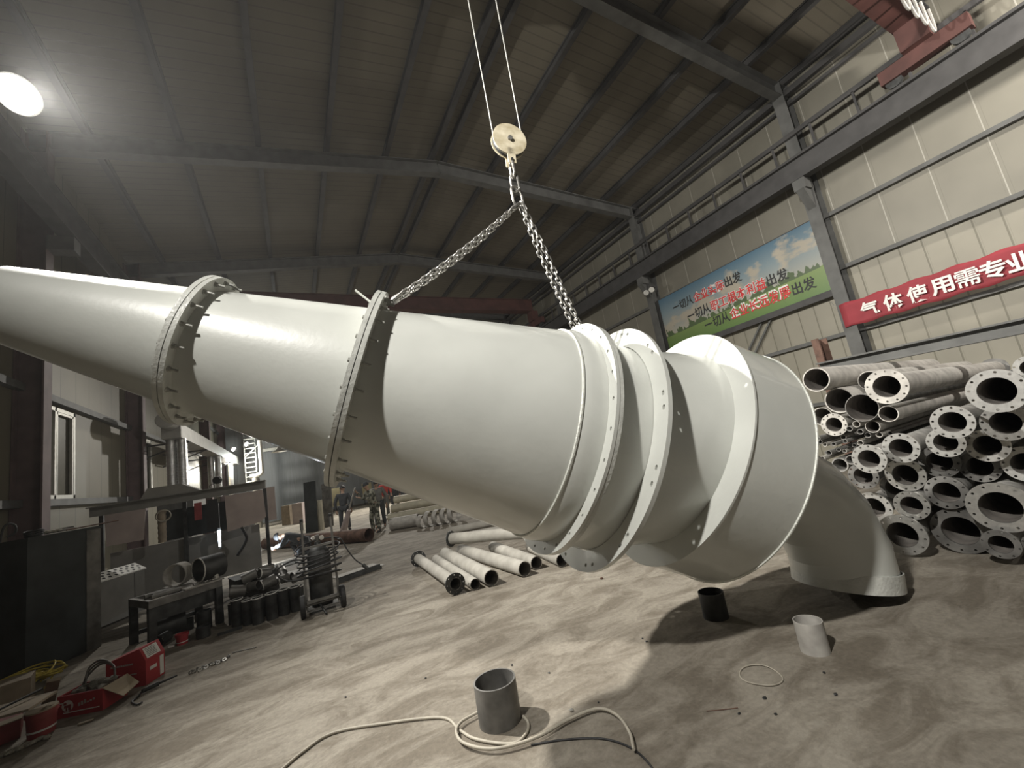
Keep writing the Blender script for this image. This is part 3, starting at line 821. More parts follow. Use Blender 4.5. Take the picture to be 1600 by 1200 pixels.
# red banner, sagging cloth between the columns
bn = Thing('banner', 'red cloth banner with big white characters along the right wall', 'banner', (XR - .48, 1.0, 3.5))
nb, nz_ = 60, 8
vs, fs = [], []
for i in range(nb + 1):
    y = 5.12 - (5.12 + 3.4) * i / nb
    for j in range(nz_ + 1):
        v = j / nz_
        sag = .012 * math.sin(i * .7 + v * 2) + .010 * math.sin(i * 2.1 + v * 5) * (1 if i < 8 or i > 52 else .5)
        vs.append((XR - .48 + sag * .5, y + (.04 * (1 - v) * math.sin(i)) * .3, 3.52 + .62 * v - .012 * math.sin(pi * i / nb) + (.02 * math.sin(i * 1.3) if j in (0, nz_) else 0)))
for i in range(nb):
    for j in range(nz_):
        a = i * (nz_ + 1) + j; fs.append((a, a + 1, a + nz_ + 2, a + nz_ + 1))
mbn = MB().add(vs, fs)
cloth = bn.part('cloth', mbn, M['banner'], smooth=80)
sm_ = cloth.modifiers.new('thickness', 'SOLIDIFY'); sm_.thickness = .004
yy = [4.50, 4.03, 3.585, 3.17, 2.77, 2.40, 2.03]
for ch, y in zip('气体使用需专业', yy):
    letters(bn, cloth, ch, XR - .548, y + .185, y - .185, 3.80, .40, M['white'], .004 if ch in '需' else .010, .003)
for y in (5.12, -3.4):
    bn.part('tie_cord', MB().tube([(XR - .48, y, 4.12), (XR - .42, y + .12 * (1 if y > 0 else -1), 4.2), (XR - .40, y + .16 * (1 if y > 0 else -1), 4.3)], .006, 5), M['rope'])

# ------------------------------------------------------------------ the stack of pipes by the right wall
# (front x, y, z, rim radius, pipe radius, kind, label)
PILE = [
    (5.75, 1.327, 1.612, 0.2, 0.14, 'F', 'bright flanged pipe, biggest rim at the top right of the stack'),
    (6.0, 1.402, 1.294, 0.17, 0.119, 'F', 'flanged pipe directly under the big top right rim of the stack'),
    (5.7, 1.672, 1.376, 0.16, 0.112, 'F', 'shiny flanged pipe standing out left of the big top right rim'),
    (5.95, 1.846, 1.157, 0.15, 0.105, 'F', 'flanged pipe under the shiny one left of the big top rim'),
    (6.1, 1.6, 1.08, 0.16, 0.112, 'F', 'flanged pipe deep between two rims below the big top right rim'),
    (5.85, 2.185, 1.146, 0.16, 0.112, 'F', 'shiny flanged pipe in the middle of the stack slope, second from its lower left'),
    (5.7, 2.438, 1.067, 0.16, 0.112, 'F', 'small shiny flanged pipe at the left end of the stack, just over the white elbow'),
    (6.05, 2.297, 0.822, 0.18, 0.126, 'F', 'flanged pipe under the second shiny rim of the slope'),
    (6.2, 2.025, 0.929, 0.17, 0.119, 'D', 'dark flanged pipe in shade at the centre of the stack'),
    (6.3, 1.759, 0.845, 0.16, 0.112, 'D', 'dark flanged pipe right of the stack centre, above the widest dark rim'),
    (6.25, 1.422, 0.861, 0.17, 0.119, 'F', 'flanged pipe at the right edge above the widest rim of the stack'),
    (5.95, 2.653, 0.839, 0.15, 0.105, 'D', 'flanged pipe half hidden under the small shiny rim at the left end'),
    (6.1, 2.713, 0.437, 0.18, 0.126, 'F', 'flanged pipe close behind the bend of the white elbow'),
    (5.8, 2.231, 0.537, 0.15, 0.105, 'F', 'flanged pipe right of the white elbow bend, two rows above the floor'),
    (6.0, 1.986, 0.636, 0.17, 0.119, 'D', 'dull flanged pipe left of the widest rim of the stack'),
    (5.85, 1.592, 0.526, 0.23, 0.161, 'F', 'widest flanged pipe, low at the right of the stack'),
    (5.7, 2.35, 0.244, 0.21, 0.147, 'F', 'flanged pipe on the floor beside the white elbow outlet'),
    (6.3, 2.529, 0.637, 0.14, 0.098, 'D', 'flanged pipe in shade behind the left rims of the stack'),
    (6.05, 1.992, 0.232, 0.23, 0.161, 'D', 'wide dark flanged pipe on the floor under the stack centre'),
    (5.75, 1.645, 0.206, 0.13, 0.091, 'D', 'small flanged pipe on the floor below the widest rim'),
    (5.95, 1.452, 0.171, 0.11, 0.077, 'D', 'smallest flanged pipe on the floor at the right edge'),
    (5.9, 1.107, 1.77, 0.11, 0.077, 'F', 'flanged pipe at the very top right edge, above the biggest bright rim'),
    (5.8, 1.14, 1.248, 0.11, 0.077, 'F', 'flanged pipe cut by the right edge beside the big top rims'),
    (6.6, 3.156, 2.099, 0.17, 0.17, 'P', 'thick dusty plain pipe at the top left end of the stack'),
    (7.4, 2.87, 1.96, 0.14, 0.14, 'P', 'dusty plain pipe lying behind the dusty flanged one on top'),
    (6.35, 2.32, 1.83, 0.21, 0.147, 'U', 'dusty grey flanged pipe on top of the stack, long body running back'),
    (6.5, 2.44, 1.5, 0.1, 0.1, 'P', 'thin plain pipe just under the dusty flanged top pipe'),
    (6.9, 3.087, 1.757, 0.18, 0.18, 'P', 'dark thin walled pipe behind the smooth wide tube mouth'),
    (6.6, 2.729, 1.616, 0.18, 0.18, 'T', 'wide smooth thin walled tube mouth under the top left pipes'),
    (6.8, 3.196, 1.433, 0.16, 0.112, 'U', 'dusty flanged pipe at the left end beside the white drum'),
    (7.2, 3.504, 1.556, 0.14, 0.14, 'P', 'dark plain pipe behind the dusty left end flange'),
    (6.7, 2.718, 1.353, 0.08, 0.08, 'P', 'thin plain pipe mouth right of the wide thin walled tube'),
]
SMALL = [(6.9, 2.95, 1.4, 0.045), (6.9, 3.02, 1.353, 0.036), (6.9, 2.85, 1.24, 0.036), (6.9, 2.707, 1.236, 0.036), (6.9, 2.9, 1.3, 0.036), (6.9, 2.631, 1.227, 0.027), (6.9, 3.173, 1.236, 0.036), (6.9, 3.419, 1.271, 0.036), (6.9, 3.466, 1.211, 0.036), (6.9, 3.41, 1.16, 0.027), (6.9, 3.31, 1.06, 0.036), (6.9, 3.39, 1.05, 0.027), (6.9, 3.43, 0.98, 0.036), (6.9, 3.23, 1.08, 0.027), (6.9, 3.528, 1.187, 0.027), (6.9, 2.98, 1.14, 0.036), (6.9, 3.018, 1.062, 0.027), (6.9, 2.962, 1.048, 0.027), (6.9, 3.02, 1.0, 0.027), (6.9, 3.092, 0.937, 0.063), (6.9, 3.247, 0.877, 0.099), (6.9, 3.33, 1.15, 0.027), (6.9, 3.24, 1.17, 0.027), (6.9, 3.11, 1.19, 0.027), (6.9, 3.18, 1.05, 0.027), (6.9, 3.07, 1.11, 0.027)]
PD = Vector((1, .075, 0)).normalized()
for X, y, z, rf, rb, kind, label in PILE:
    o = Vector((X, y, z)); L = 6.0 if X < 6.5 else 5.4
    body = {'F': 'pipe_grey', 'D': 'pipe_grey', 'P': 'pipe_dust', 'U': 'pipe_dust', 'T': 'pipe_grey'}[kind]
    t = Thing('flanged_pipe' if kind in 'FDU' else 'steel_pipe', label, 'pipe', o, 'pipes in the big stack by the right wall')
    wall = .006 if kind == 'T' else max(.008, rb * .09)
    ri = rb - wall
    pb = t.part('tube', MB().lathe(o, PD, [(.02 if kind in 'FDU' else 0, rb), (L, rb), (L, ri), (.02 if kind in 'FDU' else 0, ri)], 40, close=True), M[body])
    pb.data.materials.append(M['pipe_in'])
    for p in pb.data.polygons:                # bore faces get the darker inside colour
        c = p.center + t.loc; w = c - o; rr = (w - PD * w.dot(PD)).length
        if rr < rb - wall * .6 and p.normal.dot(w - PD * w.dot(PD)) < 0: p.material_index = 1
    if kind in 'FDU':
        n = 12 if rf > .14 else 8
        hr = (rb + rf) / 2 + .004
        t.part('flange', MB().plate(o, PD, rf, ri - .002, .026 if rf > .14 else .02, [(hr, 2 * pi * (k + .35) / n, .012 if rf > .14 else .009, 0) for k in range(n)], 48, 8),
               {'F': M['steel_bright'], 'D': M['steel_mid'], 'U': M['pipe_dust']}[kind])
        fl2 = MB().plate(o + PD * (L - .02), PD, rf, ri - .002, .02, [], 32)
        t.part('flange', fl2, M['steel_mid'])
rnd = random.Random(3)
for i, (X, y, z, r) in enumerate(SMALL):
    o = Vector((X, y, z)) - PD * rnd.uniform(0, .25); d = PD
    single('steel_tube', MB().shell(o, d, 0, r, 4.5, r, max(.004, r * .16), 20), M['pipe_grey' if i % 3 else 'pipe_dust'],
           'thin bare steel tube in the bunch of small tubes between stack and white drum' if r < .05 else ('fist thick bare tube under the bunch of small tubes' if r < .08 else 'arm thick bare tube lowest under the bunch of small tubes'), 'tube', o, 'small tubes in the stack')
lb = MB().ibeam((9.6, 4.45, 2.44), (9.2, -3.5, 2.20), .26, .22, .03)
single('steel_beam', lb, M['frame'], 'long dark steel beam lying across the back of the pipe stack', 'beam', (9.4, 1, 2.1))
# timber and steel rests carrying the stack, hidden deep in it
sc_ = MB().box((10.2, 4.66, 1.55), (.34, .02, 3.1)).box((10.03, 4.60, 1.55), (.02, .14, 3.1)).box((10.37, 4.60, 1.55), (.02, .14, 3.1))
single('steel_channel', sc_, M['rust'], 'rust red steel channel standing upright behind the white drum', 'channel', (10.2, 4.66, 0))

# ------------------------------------------------------------------ things on the open floor
def stub(px, py, z, r, label, m):
    b = at(px, py); b.z = 0
    t = MB().shell(b, (0, 0, 1), 0, r, z, r, r * .07, 48)
    return single('pipe_stub', t, m, label, 'pipe', b, 'short pipe stubs standing on the floor')


def center_from_base(px, py, r):
    g = at(px, py); d = Vector((g.x, g.y, 0)).normalized(); g = g + d * r; return g


for px, py, r, h, lab_, m in ((785, 1146, .150, .262, 'steel pipe stub standing nearest the camera inside the cable loops', 'steel_mid'),
                           (1121, 972, .112, .225, 'dark pipe stub standing at the edge of the shadow under the drum', 'steel_dark'),
                           (1277, 1027, .096, .215, 'pale dusty pipe stub standing right of the dark one', 'pipe_dust')):
    b = center_from_base(px, py, r)
    single('pipe_stub', MB().shell(b, (0, 0, 1), 0, r, h, r, r * .075, 48), M[m], lab_, 'pipe', b, 'pipe stubs standing on the floor')

# pipes lying in the middle: contact points front, back; radius
LYING = [
    (714, 929, 655, 885, .088, .145, 'flanged pipe with black flanges at both ends, leftmost of the lying pipes'),
    (744, 922, 682, 880, .078, 0, 'thinnest lying pipe next to the one with black flanges'),
    (770, 916, 697, 874, .112, 0, 'stout plain pipe, third from the left of the lying pipes'),
    (822, 901, 722, 868, .108, 0, 'plain pipe with black scrawl, fourth from the left of the lying pipes'),
    (840, 890, 772, 862, .098, 0, 'plain pipe fifth from the left, its mouth under the white cone'),
    (880, 886, 830, 862, .095, 0, 'plain pipe mostly hidden behind the white flanges, last of the lying row'),
]
for i, (fx, fy, bx, by, r, rf, label) in enumerate(LYING):
    a = at(fx, fy); b = at(bx, by); rr = rf or r
    a.z = b.z = rr
    d = (a - b).normalized()
    t = Thing('flanged_pipe' if rf else 'steel_pipe', label, 'pipe', (a + b) / 2 - Vector((0, 0, rr)), 'pale pipes lying on the floor in the middle')
    L = (a - b).length
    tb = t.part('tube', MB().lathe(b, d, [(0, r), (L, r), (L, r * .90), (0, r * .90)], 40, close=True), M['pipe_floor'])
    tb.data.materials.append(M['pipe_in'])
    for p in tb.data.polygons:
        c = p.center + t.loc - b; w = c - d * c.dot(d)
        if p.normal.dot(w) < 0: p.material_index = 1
    if rf:
        for e, dd in ((a, -d), (b, d)):
            t.part('flange', MB().plate(e, dd, rf, r * .82, .022, [((r + rf) / 2 + .004, 2 * pi * k / 8, .010, 0) for k in range(8)], 40, 8), M['steel_dark'])
# one more lying across the top of the row, and two behind it
for fa, fb, r, rf, label in ((Vector((3.72, 6.75, .385)), Vector((2.62, 8.35, .375)), .105, .150, 'pale pipe lying across the top of the others, black flange on its far end'),
                         (Vector((4.3, 9.3, .10)), Vector((3.0, 9.9, .10)), .10, 0, 'pale pipe on the floor behind the top one of the row'),
                         (Vector((5.2, 10.6, .09)), Vector((3.5, 11.2, .09)), .09, 0, 'farthest pale pipe behind the lying row, half hidden by the cone')):
    d = (fa - fb).normalized(); L = (fa - fb).length
    t = Thing('flanged_pipe' if rf else 'steel_pipe', label, 'pipe', fb - Vector((0, 0, fb.z)), 'pale pipes lying on the floor in the middle')
    t.part('tube', MB().shell(fb, d, 0, r, L, r, r * .1, 36), M['pipe_floor'])
    if rf: t.part('flange', MB().plate(fb, d, rf, r * .85, .022, [((r + rf) / 2, 2 * pi * k / 8, .010, 0) for k in range(8)], 40, 8), M['steel_dark'])

# cables and wire on the floor in front
def floor_path(pts, z):
    out = []
    for p in pts:
        q = at(p[0], p[1]); q.z = p[2] if len(p) > 2 else z; out.append(q)
    return smooth_path(out, 8)


cb = [(430, 1215), (470, 1180), (520, 1148), (600, 1133), (690, 1124), (718, 1143), (745, 1158), (800, 1165), (822, 1150), (826, 1133), (818, 1122)]
cb2 = [(748, 1120), (722, 1135), (714, 1152), (728, 1170), (775, 1178), (840, 1160), (890, 1132), (935, 1115), (965, 1125), (985, 1152), (992, 1180)]
single('welding_cable', MB().tube(floor_path(cb, .011), .010, 8).tube(floor_path(cb2, .030), .010, 8), M['pale_cable'], 'pale cable snaking over the floor and looping round the nearest pipe stub', 'cable', at(780, 1150), smooth=80)
cb3 = [(830, 1166), (880, 1158), (940, 1156), (985, 1170), (1015, 1196), (1030, 1225)]
single('wire', MB().tube(floor_path(cb3, .007), .006, 8), M['black'], 'dark wire running off towards the bottom edge right of the cable loops', 'wire', at(940, 1158), smooth=80)
rg = at(1189, 1057); rgp = [rg + Vector((.125 * math.cos(a) * (1 + .05 * math.sin(3 * a)), .135 * math.sin(a), .008 + .004 * math.sin(2 * a))) for a in [2 * pi * k / 40 for k in range(40)]]
single('wire_ring', MB().tube(rgp, .0045, 6, closed=True), M['pale_cable'], 'thin wire ring lying flat in front of the pale stub', 'wire', rg, smooth=80)
wr = [at(1104, 1112), at(1128, 1110), at(1153, 1107)]
single('wire', MB().tube([p + Vector((0, 0, .004)) for p in wr], .003, 5), M['rust'], 'short straight bit of wire on the bare floor below the wire ring', 'wire', wr[1], smooth=80)
crumbs = [(940, 905, .020), (1096, 908, .022), (893, 1112, .016), (1155, 1116, .010), (1212, 1117, .010), (1195, 1092, .012), (860, 1142, .012), (935, 1098, .008), (1010, 1003, .010), (1004, 998, .008), (858, 1052, .010), (800, 1040, .010), (1288, 1052, .010), (1306, 1086, .012), (665, 1060, .009), (540, 1090, .010)]
for i, (px, py, r) in enumerate(crumbs):
    p = at(px, py)
    if i < 3:
        lab_ = ('dark crumb of slag under the white loose flange', 'brown lump under the middle of the white drum', 'bright metal scrap right of the nearest stub')[i]
        single('scrap_lump', MB().blob(p + Vector((0, 0, r * .6)), (r * 1.2, r, r * .7), i, .25, 1), M['steel_bright' if i == 2 else 'rust'], lab_, 'scrap', p)
    else:
        single('scrap_lump', MB().blob(p + Vector((0, 0, r * .5)), (r * 1.2, r, r * .6), i, .25, 1), M['steel_dark'], 'tiny dark crumb on the dusty floor', 'scrap', p, 'crumbs on the floor')

# ------------------------------------------------------------------ left side: tank, boxes, cables
def local(o, ang):
    c, s_ = math.cos(ang), math.sin(ang)
    ex = Vector((c, s_, 0)); ey = Vector((-s_, c, 0)); o = Vector(o)
    return lambda x, y, z=0: o + ex * x + ey * y + Vector((0, 0, z))


def rotz(a): return Matrix.Rotation(a, 3, 'Z')


def skew_box(mb, F, x0, x1, y0, y1, z0, z1):
    vs = [F(x, y, z) for x in (x0, x1) for y in (y0, y1) for z in (z0, z1)]
    return mb.add(vs, [(0, 1, 3, 2), (4, 6, 7, 5), (0, 4, 5, 1), (2, 3, 7, 6), (0, 2, 6, 4), (1, 5, 7, 3)])


tk0 = Vector((-3.30, 8.47, 0)); ta = math.atan2(.79, .49)
F = local(tk0, ta)
tank = Thing('steel_tank', 'big dark steel tank with a flat top on the left', 'tank', tk0)
b = MB(); skew_box(b, F, 0, .93, 0, .62, 0, 1.76)
tank.part('body', b, M['tank'])
b = MB(); skew_box(b, F, .74, .945, -.012, 0, 0, 1.76); skew_box(b, F, .93, .945, 0, .62, 0, 1.76)
tank.part('corner_angle', b, M['steel_mid'])
b = MB(); skew_box(b, F, -.02, .96, -.03, .64, 1.76, 1.80)
tank.part('top_plate', b, M['tank'])
tp = lambda x, y, z=0: F(x, y, 1.802 + z)
rod_ = MB().cyl(tp(.46, -.012, .014), tp(1.22, -.022, .03), .010, seg=8)
single('steel_rod', rod_, M['rust'], 'rusty rod sticking out over the right end of the dark tank', 'rod', tp(.6, .0))
co = MB()
for k in range(4):
    c = tp(.16, .12, .012 + .022 * k)
    co.tube([c + Vector((.085 * math.cos(a) * (1 + .05 * k), .085 * math.sin(a), .01 * math.sin(a * 2 + k))) for a in [2 * pi * j / 20 for j in range(20)]], .011, 6, closed=True)
single('hose_coil', co, M['black'], 'small black hose coil on top of the dark tank', 'hose', tp(.16, .12), smooth=80)
ra = MB(); 
for k in range(9):
    r_ = random.Random(k); ra.blob(tp(.30 + .020 * k, .15 + r_.uniform(-.03, .03), .034), (.045, .05, .024), k, .25)
single('rag', ra, M['glove'], 'pale crumpled rag behind the hose coil on the tank', 'rag', tp(.35, .1), smooth=80)
fl_ = MB().span(tp(.52, .25, .02), tp(.75, .2, .02), .09, .03).span(tp(.55, .2, .05), tp(.72, .2, .05), .05, .02)
single('steel_offcut', fl_, M['steel_mid'], 'flat steel offcut lying on the tank top left of the rod', 'scrap', tp(.6, .2))
hk = MB().tube(smooth_path([tp(.02, .45, .0), tp(.03, .42, .18), tp(.06, .38, .24), tp(.12, .36, .20), tp(.13, .37, .10), tp(.06, .40, .06)], 6), .014, 8)
single('bent_bar', hk, M['steel_dark'], 'bent dark bar standing at the left end of the tank top', 'bar', tp(.02, .45), smooth=80)

# yellow cable heap
rnd = random.Random(11)
yc = MB(); c0 = at(18, 1080); c0.z = 0
for k in range(5):
    pts = []
    for j in range(26):
        a = 2 * pi * j / 13 + k * 1.3
        rr = .20 + .10 * math.sin(j * .9 + k) + .03 * k
        pts.append(c0 + Vector((rr * 1.25 * math.cos(a), rr * .8 * math.sin(a), .015 + .11 * abs(math.sin(j * .55 + k * 2)) * (.5 + .5 * rnd.random()) + .012 * k)))
    yc.tube(smooth_path(pts, 3), .011, 6)
tail = smooth_path([c0 + Vector((.1, .05, .05)), c0 + Vector((.32, .08, .06)), at(80, 1060, .03), at(70, 1075, .02)], 6)
yc.tube(tail, .011, 6)
single('yellow_cable', yc, M['yellow_cable'], 'tangled heap of yellow cable on the floor before the dark tank', 'cable', c0, smooth=80)


def red_carton(o, ang, lx, ly, h):
    return local(o, ang), lx, ly, h


# low open carton full of rags, with a printed front
o1 = Vector((-2.24, 6.34, 0)); AC = math.atan2(-.18, .39)
F1c = local(o1, AC); lx, ly, h = .43, .29, .20
ct = Thing('open_carton', 'low red carton without lid, full of grey rags and tools', 'box', F1c(lx / 2, ly / 2))
b = MB(); th = .008
skew_box(b, F1c, 0, lx, 0, th, 0, h); skew_box(b, F1c, 0, lx, ly - th, ly, 0, h); skew_box(b, F1c, 0, th, th, ly - th, 0, h); skew_box(b, F1c, lx - th, lx, th, ly - th, 0, h); skew_box(b, F1c, th, lx - th, th, ly - th, 0, .01)
cb_ = ct.part('carton_body', b, M['red'])
b = MB()
vs = [F1c(lx, .0, h), F1c(lx, ly, h), F1c(lx + .13, ly * .95, h - .10), F1c(lx + .15, .06, h - .13)]
b.add(vs + [v + Vector((0, 0, .006)) for v in vs], [(0, 1, 2, 3), (7, 6, 5, 4), (0, 4, 5, 1), (1, 5, 6, 2), (2, 6, 7, 3), (3, 7, 4, 0)])
ct.part('flap', b, M['card'], label='unprinted brown flap folded outwards')
b = MB()
cx, cz, rx_, rz_ = .10, .105, .055, .052
ring_ = [F1c(cx + rx_ * math.cos(2 * pi * k / 28), -.002, cz + rz_ * math.sin(2 * pi * k / 28)) for k in range(28)]
b.add(ring_, [tuple(range(28))])
skew_box(b, F1c, .06, .40, -.003, 0, .040, .048); skew_box(b, F1c, .0, .06, -.003, 0, .128, .140)
ct.part('printed_emblem', b, M['white'], cb_)
b = MB()
for (x, z, w, hh) in ((.07, .10, .05, .022), (.108, .092, .026, .05), (.085, .075, .012, .03), (.12, .07, .010, .03), (.065, .125, .026, .02)):
    skew_box(b, F1c, x, x + w, -.0045, -.002, z - hh / 2, z + hh / 2)
ct.part('printed_emblem', b, M['red_dark'], cb_)
b = MB()
for k in range(6):
    skew_box(b, F1c, .20 + .028 * k, .218 + .028 * k, -.003, 0, .085 + .006 * k, .115 + .010 * (k % 3))
ct.part('printed_script', b, M['plate_pink'], cb_)
b = MB()
for k in range(26):
    r_ = random.Random(k + 5)
    b.blob(F1c(r_.uniform(.06, lx - .06), r_.uniform(.07, ly - .07), h - .03 + r_.uniform(-.03, .05)), (r_.uniform(.03, .07), r_.uniform(.03, .06), r_.uniform(.02, .035)), k, .3)
single('rag_heap', b, M['rag'], 'grey rags and oddments heaped in the low open red carton', 'rag', F1c(lx / 2, ly / 2, .02), smooth=80)
hs = MB()
for k in range(3):
    hs.tube(smooth_path([F1c(.04 + .02 * k, .20, h - .02), F1c(.08, .24, h + .08 + .03 * k), F1c(.20, .25, h + .16 + .02 * k), F1c(.32, .25, h + .12), F1c(.38, .2, h + .02)], 6), .010, 6)
single('grey_hose', hs, M['steel_mid'], 'grey hoses arching over the rags in the open red carton', 'hose', F1c(.2, .33, h), smooth=80)
# tall red carton with a white label
wid = .42
o2 = Vector((-1.60, 6.52, 0)) - Vector((math.cos(AC), math.sin(AC), 0)) * wid
F2c = local(o2, AC)
t2 = Thing('red_carton', 'taller red carton with a white label on its slanted corner', 'box', F2c(wid / 2, .2))
lw, hh = .27, .385
b = MB()
prof = [(0, 0), (0, .285), (.01, .30), (wid * .84, hh), (wid, .25), (wid, 0)]
n_ = len(prof); vs = [F2c(x, 0, z) for x, z in prof] + [F2c(x, lw, z) for x, z in prof]
b.add(vs, [tuple(range(n_)), tuple(range(2 * n_ - 1, n_ - 1, -1))] + [(i, (i + 1) % n_, n_ + (i + 1) % n_, n_ + i) for i in range(n_)])
bd2 = t2.part('carton_body', b, M['red'], smooth=20)
b = MB()
def slab(mb, F, p, q, y0, y1, off=.003):
    vs = [F(p[0], y0, p[1] + off), F(q[0], y0, q[1] + off), F(q[0], y1, q[1] + off), F(p[0], y1, p[1] + off)]
    return mb.add(vs + [v - Vector((0, 0, .004)) for v in vs], [(0, 1, 2, 3), (7, 6, 5, 4), (0, 4, 5, 1), (1, 5, 6, 2), (2, 6, 7, 3), (3, 7, 4, 0)])
ch0 = Vector((wid * .84, 0, hh)); ch1 = Vector((wid, 0, .25))
def cham(u, y, off): p = ch0 + (ch1 - ch0) * u; return F2c(p.x + .9 * off, y, p.z + .45 * off)
b.add([cham(.12, .03, .003), cham(.9, .03, .003), cham(.9, lw - .05, .003), cham(.12, lw - .05, .003)], [(0, 1, 2, 3)])
skew_box(b, F2c, wid, wid + .004, lw * .72, lw * .92, .02, .22)
skew_box(b, F2c, wid, wid + .004, lw * .2, lw * .55, .13, .165)
t2.part('label', b, M['white'], bd2)
b = MB()
for k in range(6): b.add([cham(.2 + .11 * k, .05, .005), cham(.24 + .11 * k, .05, .005), cham(.24 + .11 * k, lw - .09, .005), cham(.2 + .11 * k, lw - .09, .005)], [(0, 1, 2, 3)])
t2.part('label_print', b, M['black_print'], bd2)
b = MB()
for k in range(11): skew_box(b, F2c, .05 + .022 * k, .066 + .022 * k, -.003, 0, .235, .252)
for k in range(6): skew_box(b, F2c, .22 + .018 * k, .234 + .018 * k, -.003, 0, .135, .146)
t2.part('printed_line', b, M['plate_pink'], bd2)


def pail(label, px, py, r, h, m, grp=None, lidcol=None, wide=.88):
    p = at(px, py); p = p + Vector((p.x, p.y, 0)).normalized() * r; p.z = 0
    t = Thing('bucket', label, 'bucket', p, grp)
    bdy = t.part('body', MB().lathe(p, Z, [(0, 0.001), (0, r * wide), (h, r), (h, r - .006), (.012, r * wide - .006), (.012, .001)], 32), m)
    t.part('rim', MB().lathe(p, Z, [(h - .03, r + .001), (h - .03, r + .008), (h + .004, r + .008), (h + .004, r - .004)], 32, close=True), m)
    t.part('band', MB().lathe(p, Z, [(h * .22, r * (wide + .027) + .002), (h * .30, r * (wide + .037) + .002)], 32), M['white'], bdy)
    if lidcol: t.part('lid', MB().cyl(p + Vector((0, 0, h + .004)), p + Vector((0, 0, h + .016)), r + .004, seg=32), lidcol)
    return t


pail('dark red lidded bucket in front of the open red carton', 65, 1152, .105, .205, M['red_dark'], None, M['card'])
pail('small red paint bucket under the left end of the steel workbench', 285, 1008, .072, .135, M['red'], None, None)
# half visible carton at the left edge and a board with a bar
o3 = at(32, 1152); o3.z = 0
F3c = local(o3, math.atan2(.20, .58))
t3 = Thing('dark_carton', 'worn dark red carton cut by the left edge of the picture', 'box', F3c(-.3, .2))
b = MB(); skew_box(b, F3c, -.62, 0, 0, .36, 0, .16); t3.part('carton_body', b, M['red_dark'])
b = MB(); skew_box(b, F3c, -.62, .01, -.02, .12, .16, .168); t3.part('flap', b, M['card'], label='pale folded flap')
bd_ = MB().span(at(-30, 1120, .30), at(68, 1094, .30), .34, .02)
single('board', bd_, M['wood'], 'pale flat board leaning level over boxes before the yellow cable', 'board', at(20, 1105))
bx_ = MB(); bo_ = at(15, 1112); bo_.z = 0; skew_box(bx_, local(bo_, .25), -.5, .15, -.02, .3, 0, .285)
single('wooden_crate', bx_, M['wood'], 'dark crate under the pale board at the left edge', 'crate', bo_)
single('steel_bar', MB().cyl(at(-20, 1118, .33), at(66, 1076, .35), .010, seg=8), M['black'], 'thin black bar lying across the pale board', 'bar', at(20, 1100))
bl = MB().span(at(75, 1100, .02), at(84, 1062, .36), .03, .10, up=(1, 0, 0))
single('plank', bl, M['wood'], 'short plank leaning up between board and open carton', 'plank', at(75, 1100))
# gloves, slag chain, tools on the floor
g = MB(); gp = at(30, 1172); gp.z = 0
for k in range(16):
    r_ = random.Random(k); g.blob(gp + Vector((-.10 + .016 * k + r_.uniform(-.02, .02), -.05 + .008 * k + r_.uniform(-.03, .03), .015)), (.032, .026, .016), k, .25)
single('work_gloves', g, M['glove'], 'dirty pale work gloves on the floor at the lower left corner', 'gloves', gp, smooth=80)
cp = at(328, 1041); cp.z = 0
for k in range(13):
    r_ = random.Random(k + 40); q = cp + Vector((-.17 + .028 * k, -.04 + .008 * k + r_.uniform(-.05, .05), .014))
    mb = MB().lathe(q, Vector((r_.uniform(-1, 1), r_.uniform(-1, 1), r_.uniform(.1, 1))), [(-.009, .012), (-.009, .022), (.009, .022), (.009, .012)], 10, close=True)
    single('steel_nut', mb, M['steel_bright' if k % 2 else 'steel_mid'], 'loose steel nut in the little heap on the open floor', 'nut', q, 'nuts heaped on the floor')
single('steel_rod', MB().cyl(at(363, 1020, .006), at(397, 1012, .006), .006, seg=8).cyl(at(397, 1012, .006), at(400, 1011.5, .006), .011, seg=8), M['steel_mid'], 'short straight rod on the floor right of the heap of nuts', 'rod', at(380, 1016))
tl = Thing('angle_grinder', 'dark long handled tool lying in front of the tall red carton', 'tool', at(245, 1070))
tl.part('handle', MB().cyl(at(247, 1068, .03), at(277, 1055, .035), .014, .010, 10), M['black'])
tl.part('head', MB().cyl(at(222, 1080, .03), at(247, 1068, .032), .020, .026, 12), M['steel_dark'])
tl.part('hose', MB().tube(smooth_path([at(222, 1080, .02), at(216, 1088, .012), at(206, 1096, .012), at(214, 1101, .012), at(222, 1097, .012)], 6), .009, 6), M['black'], smooth=80)
single('wood_chip', MB().span(at(122, 1132, .01), at(146, 1124, .01), .03, .012), M['wood'], 'flat pale chip on the floor before the open red carton', 'scrap', at(134, 1128))
single('paper_scrap', MB().box(at(268, 1011) + Vector((0, 0, .012)), (.07, .05, .02)), M['white'], 'white scrap of paper beside the small red paint bucket', 'paper', at(268, 1011))

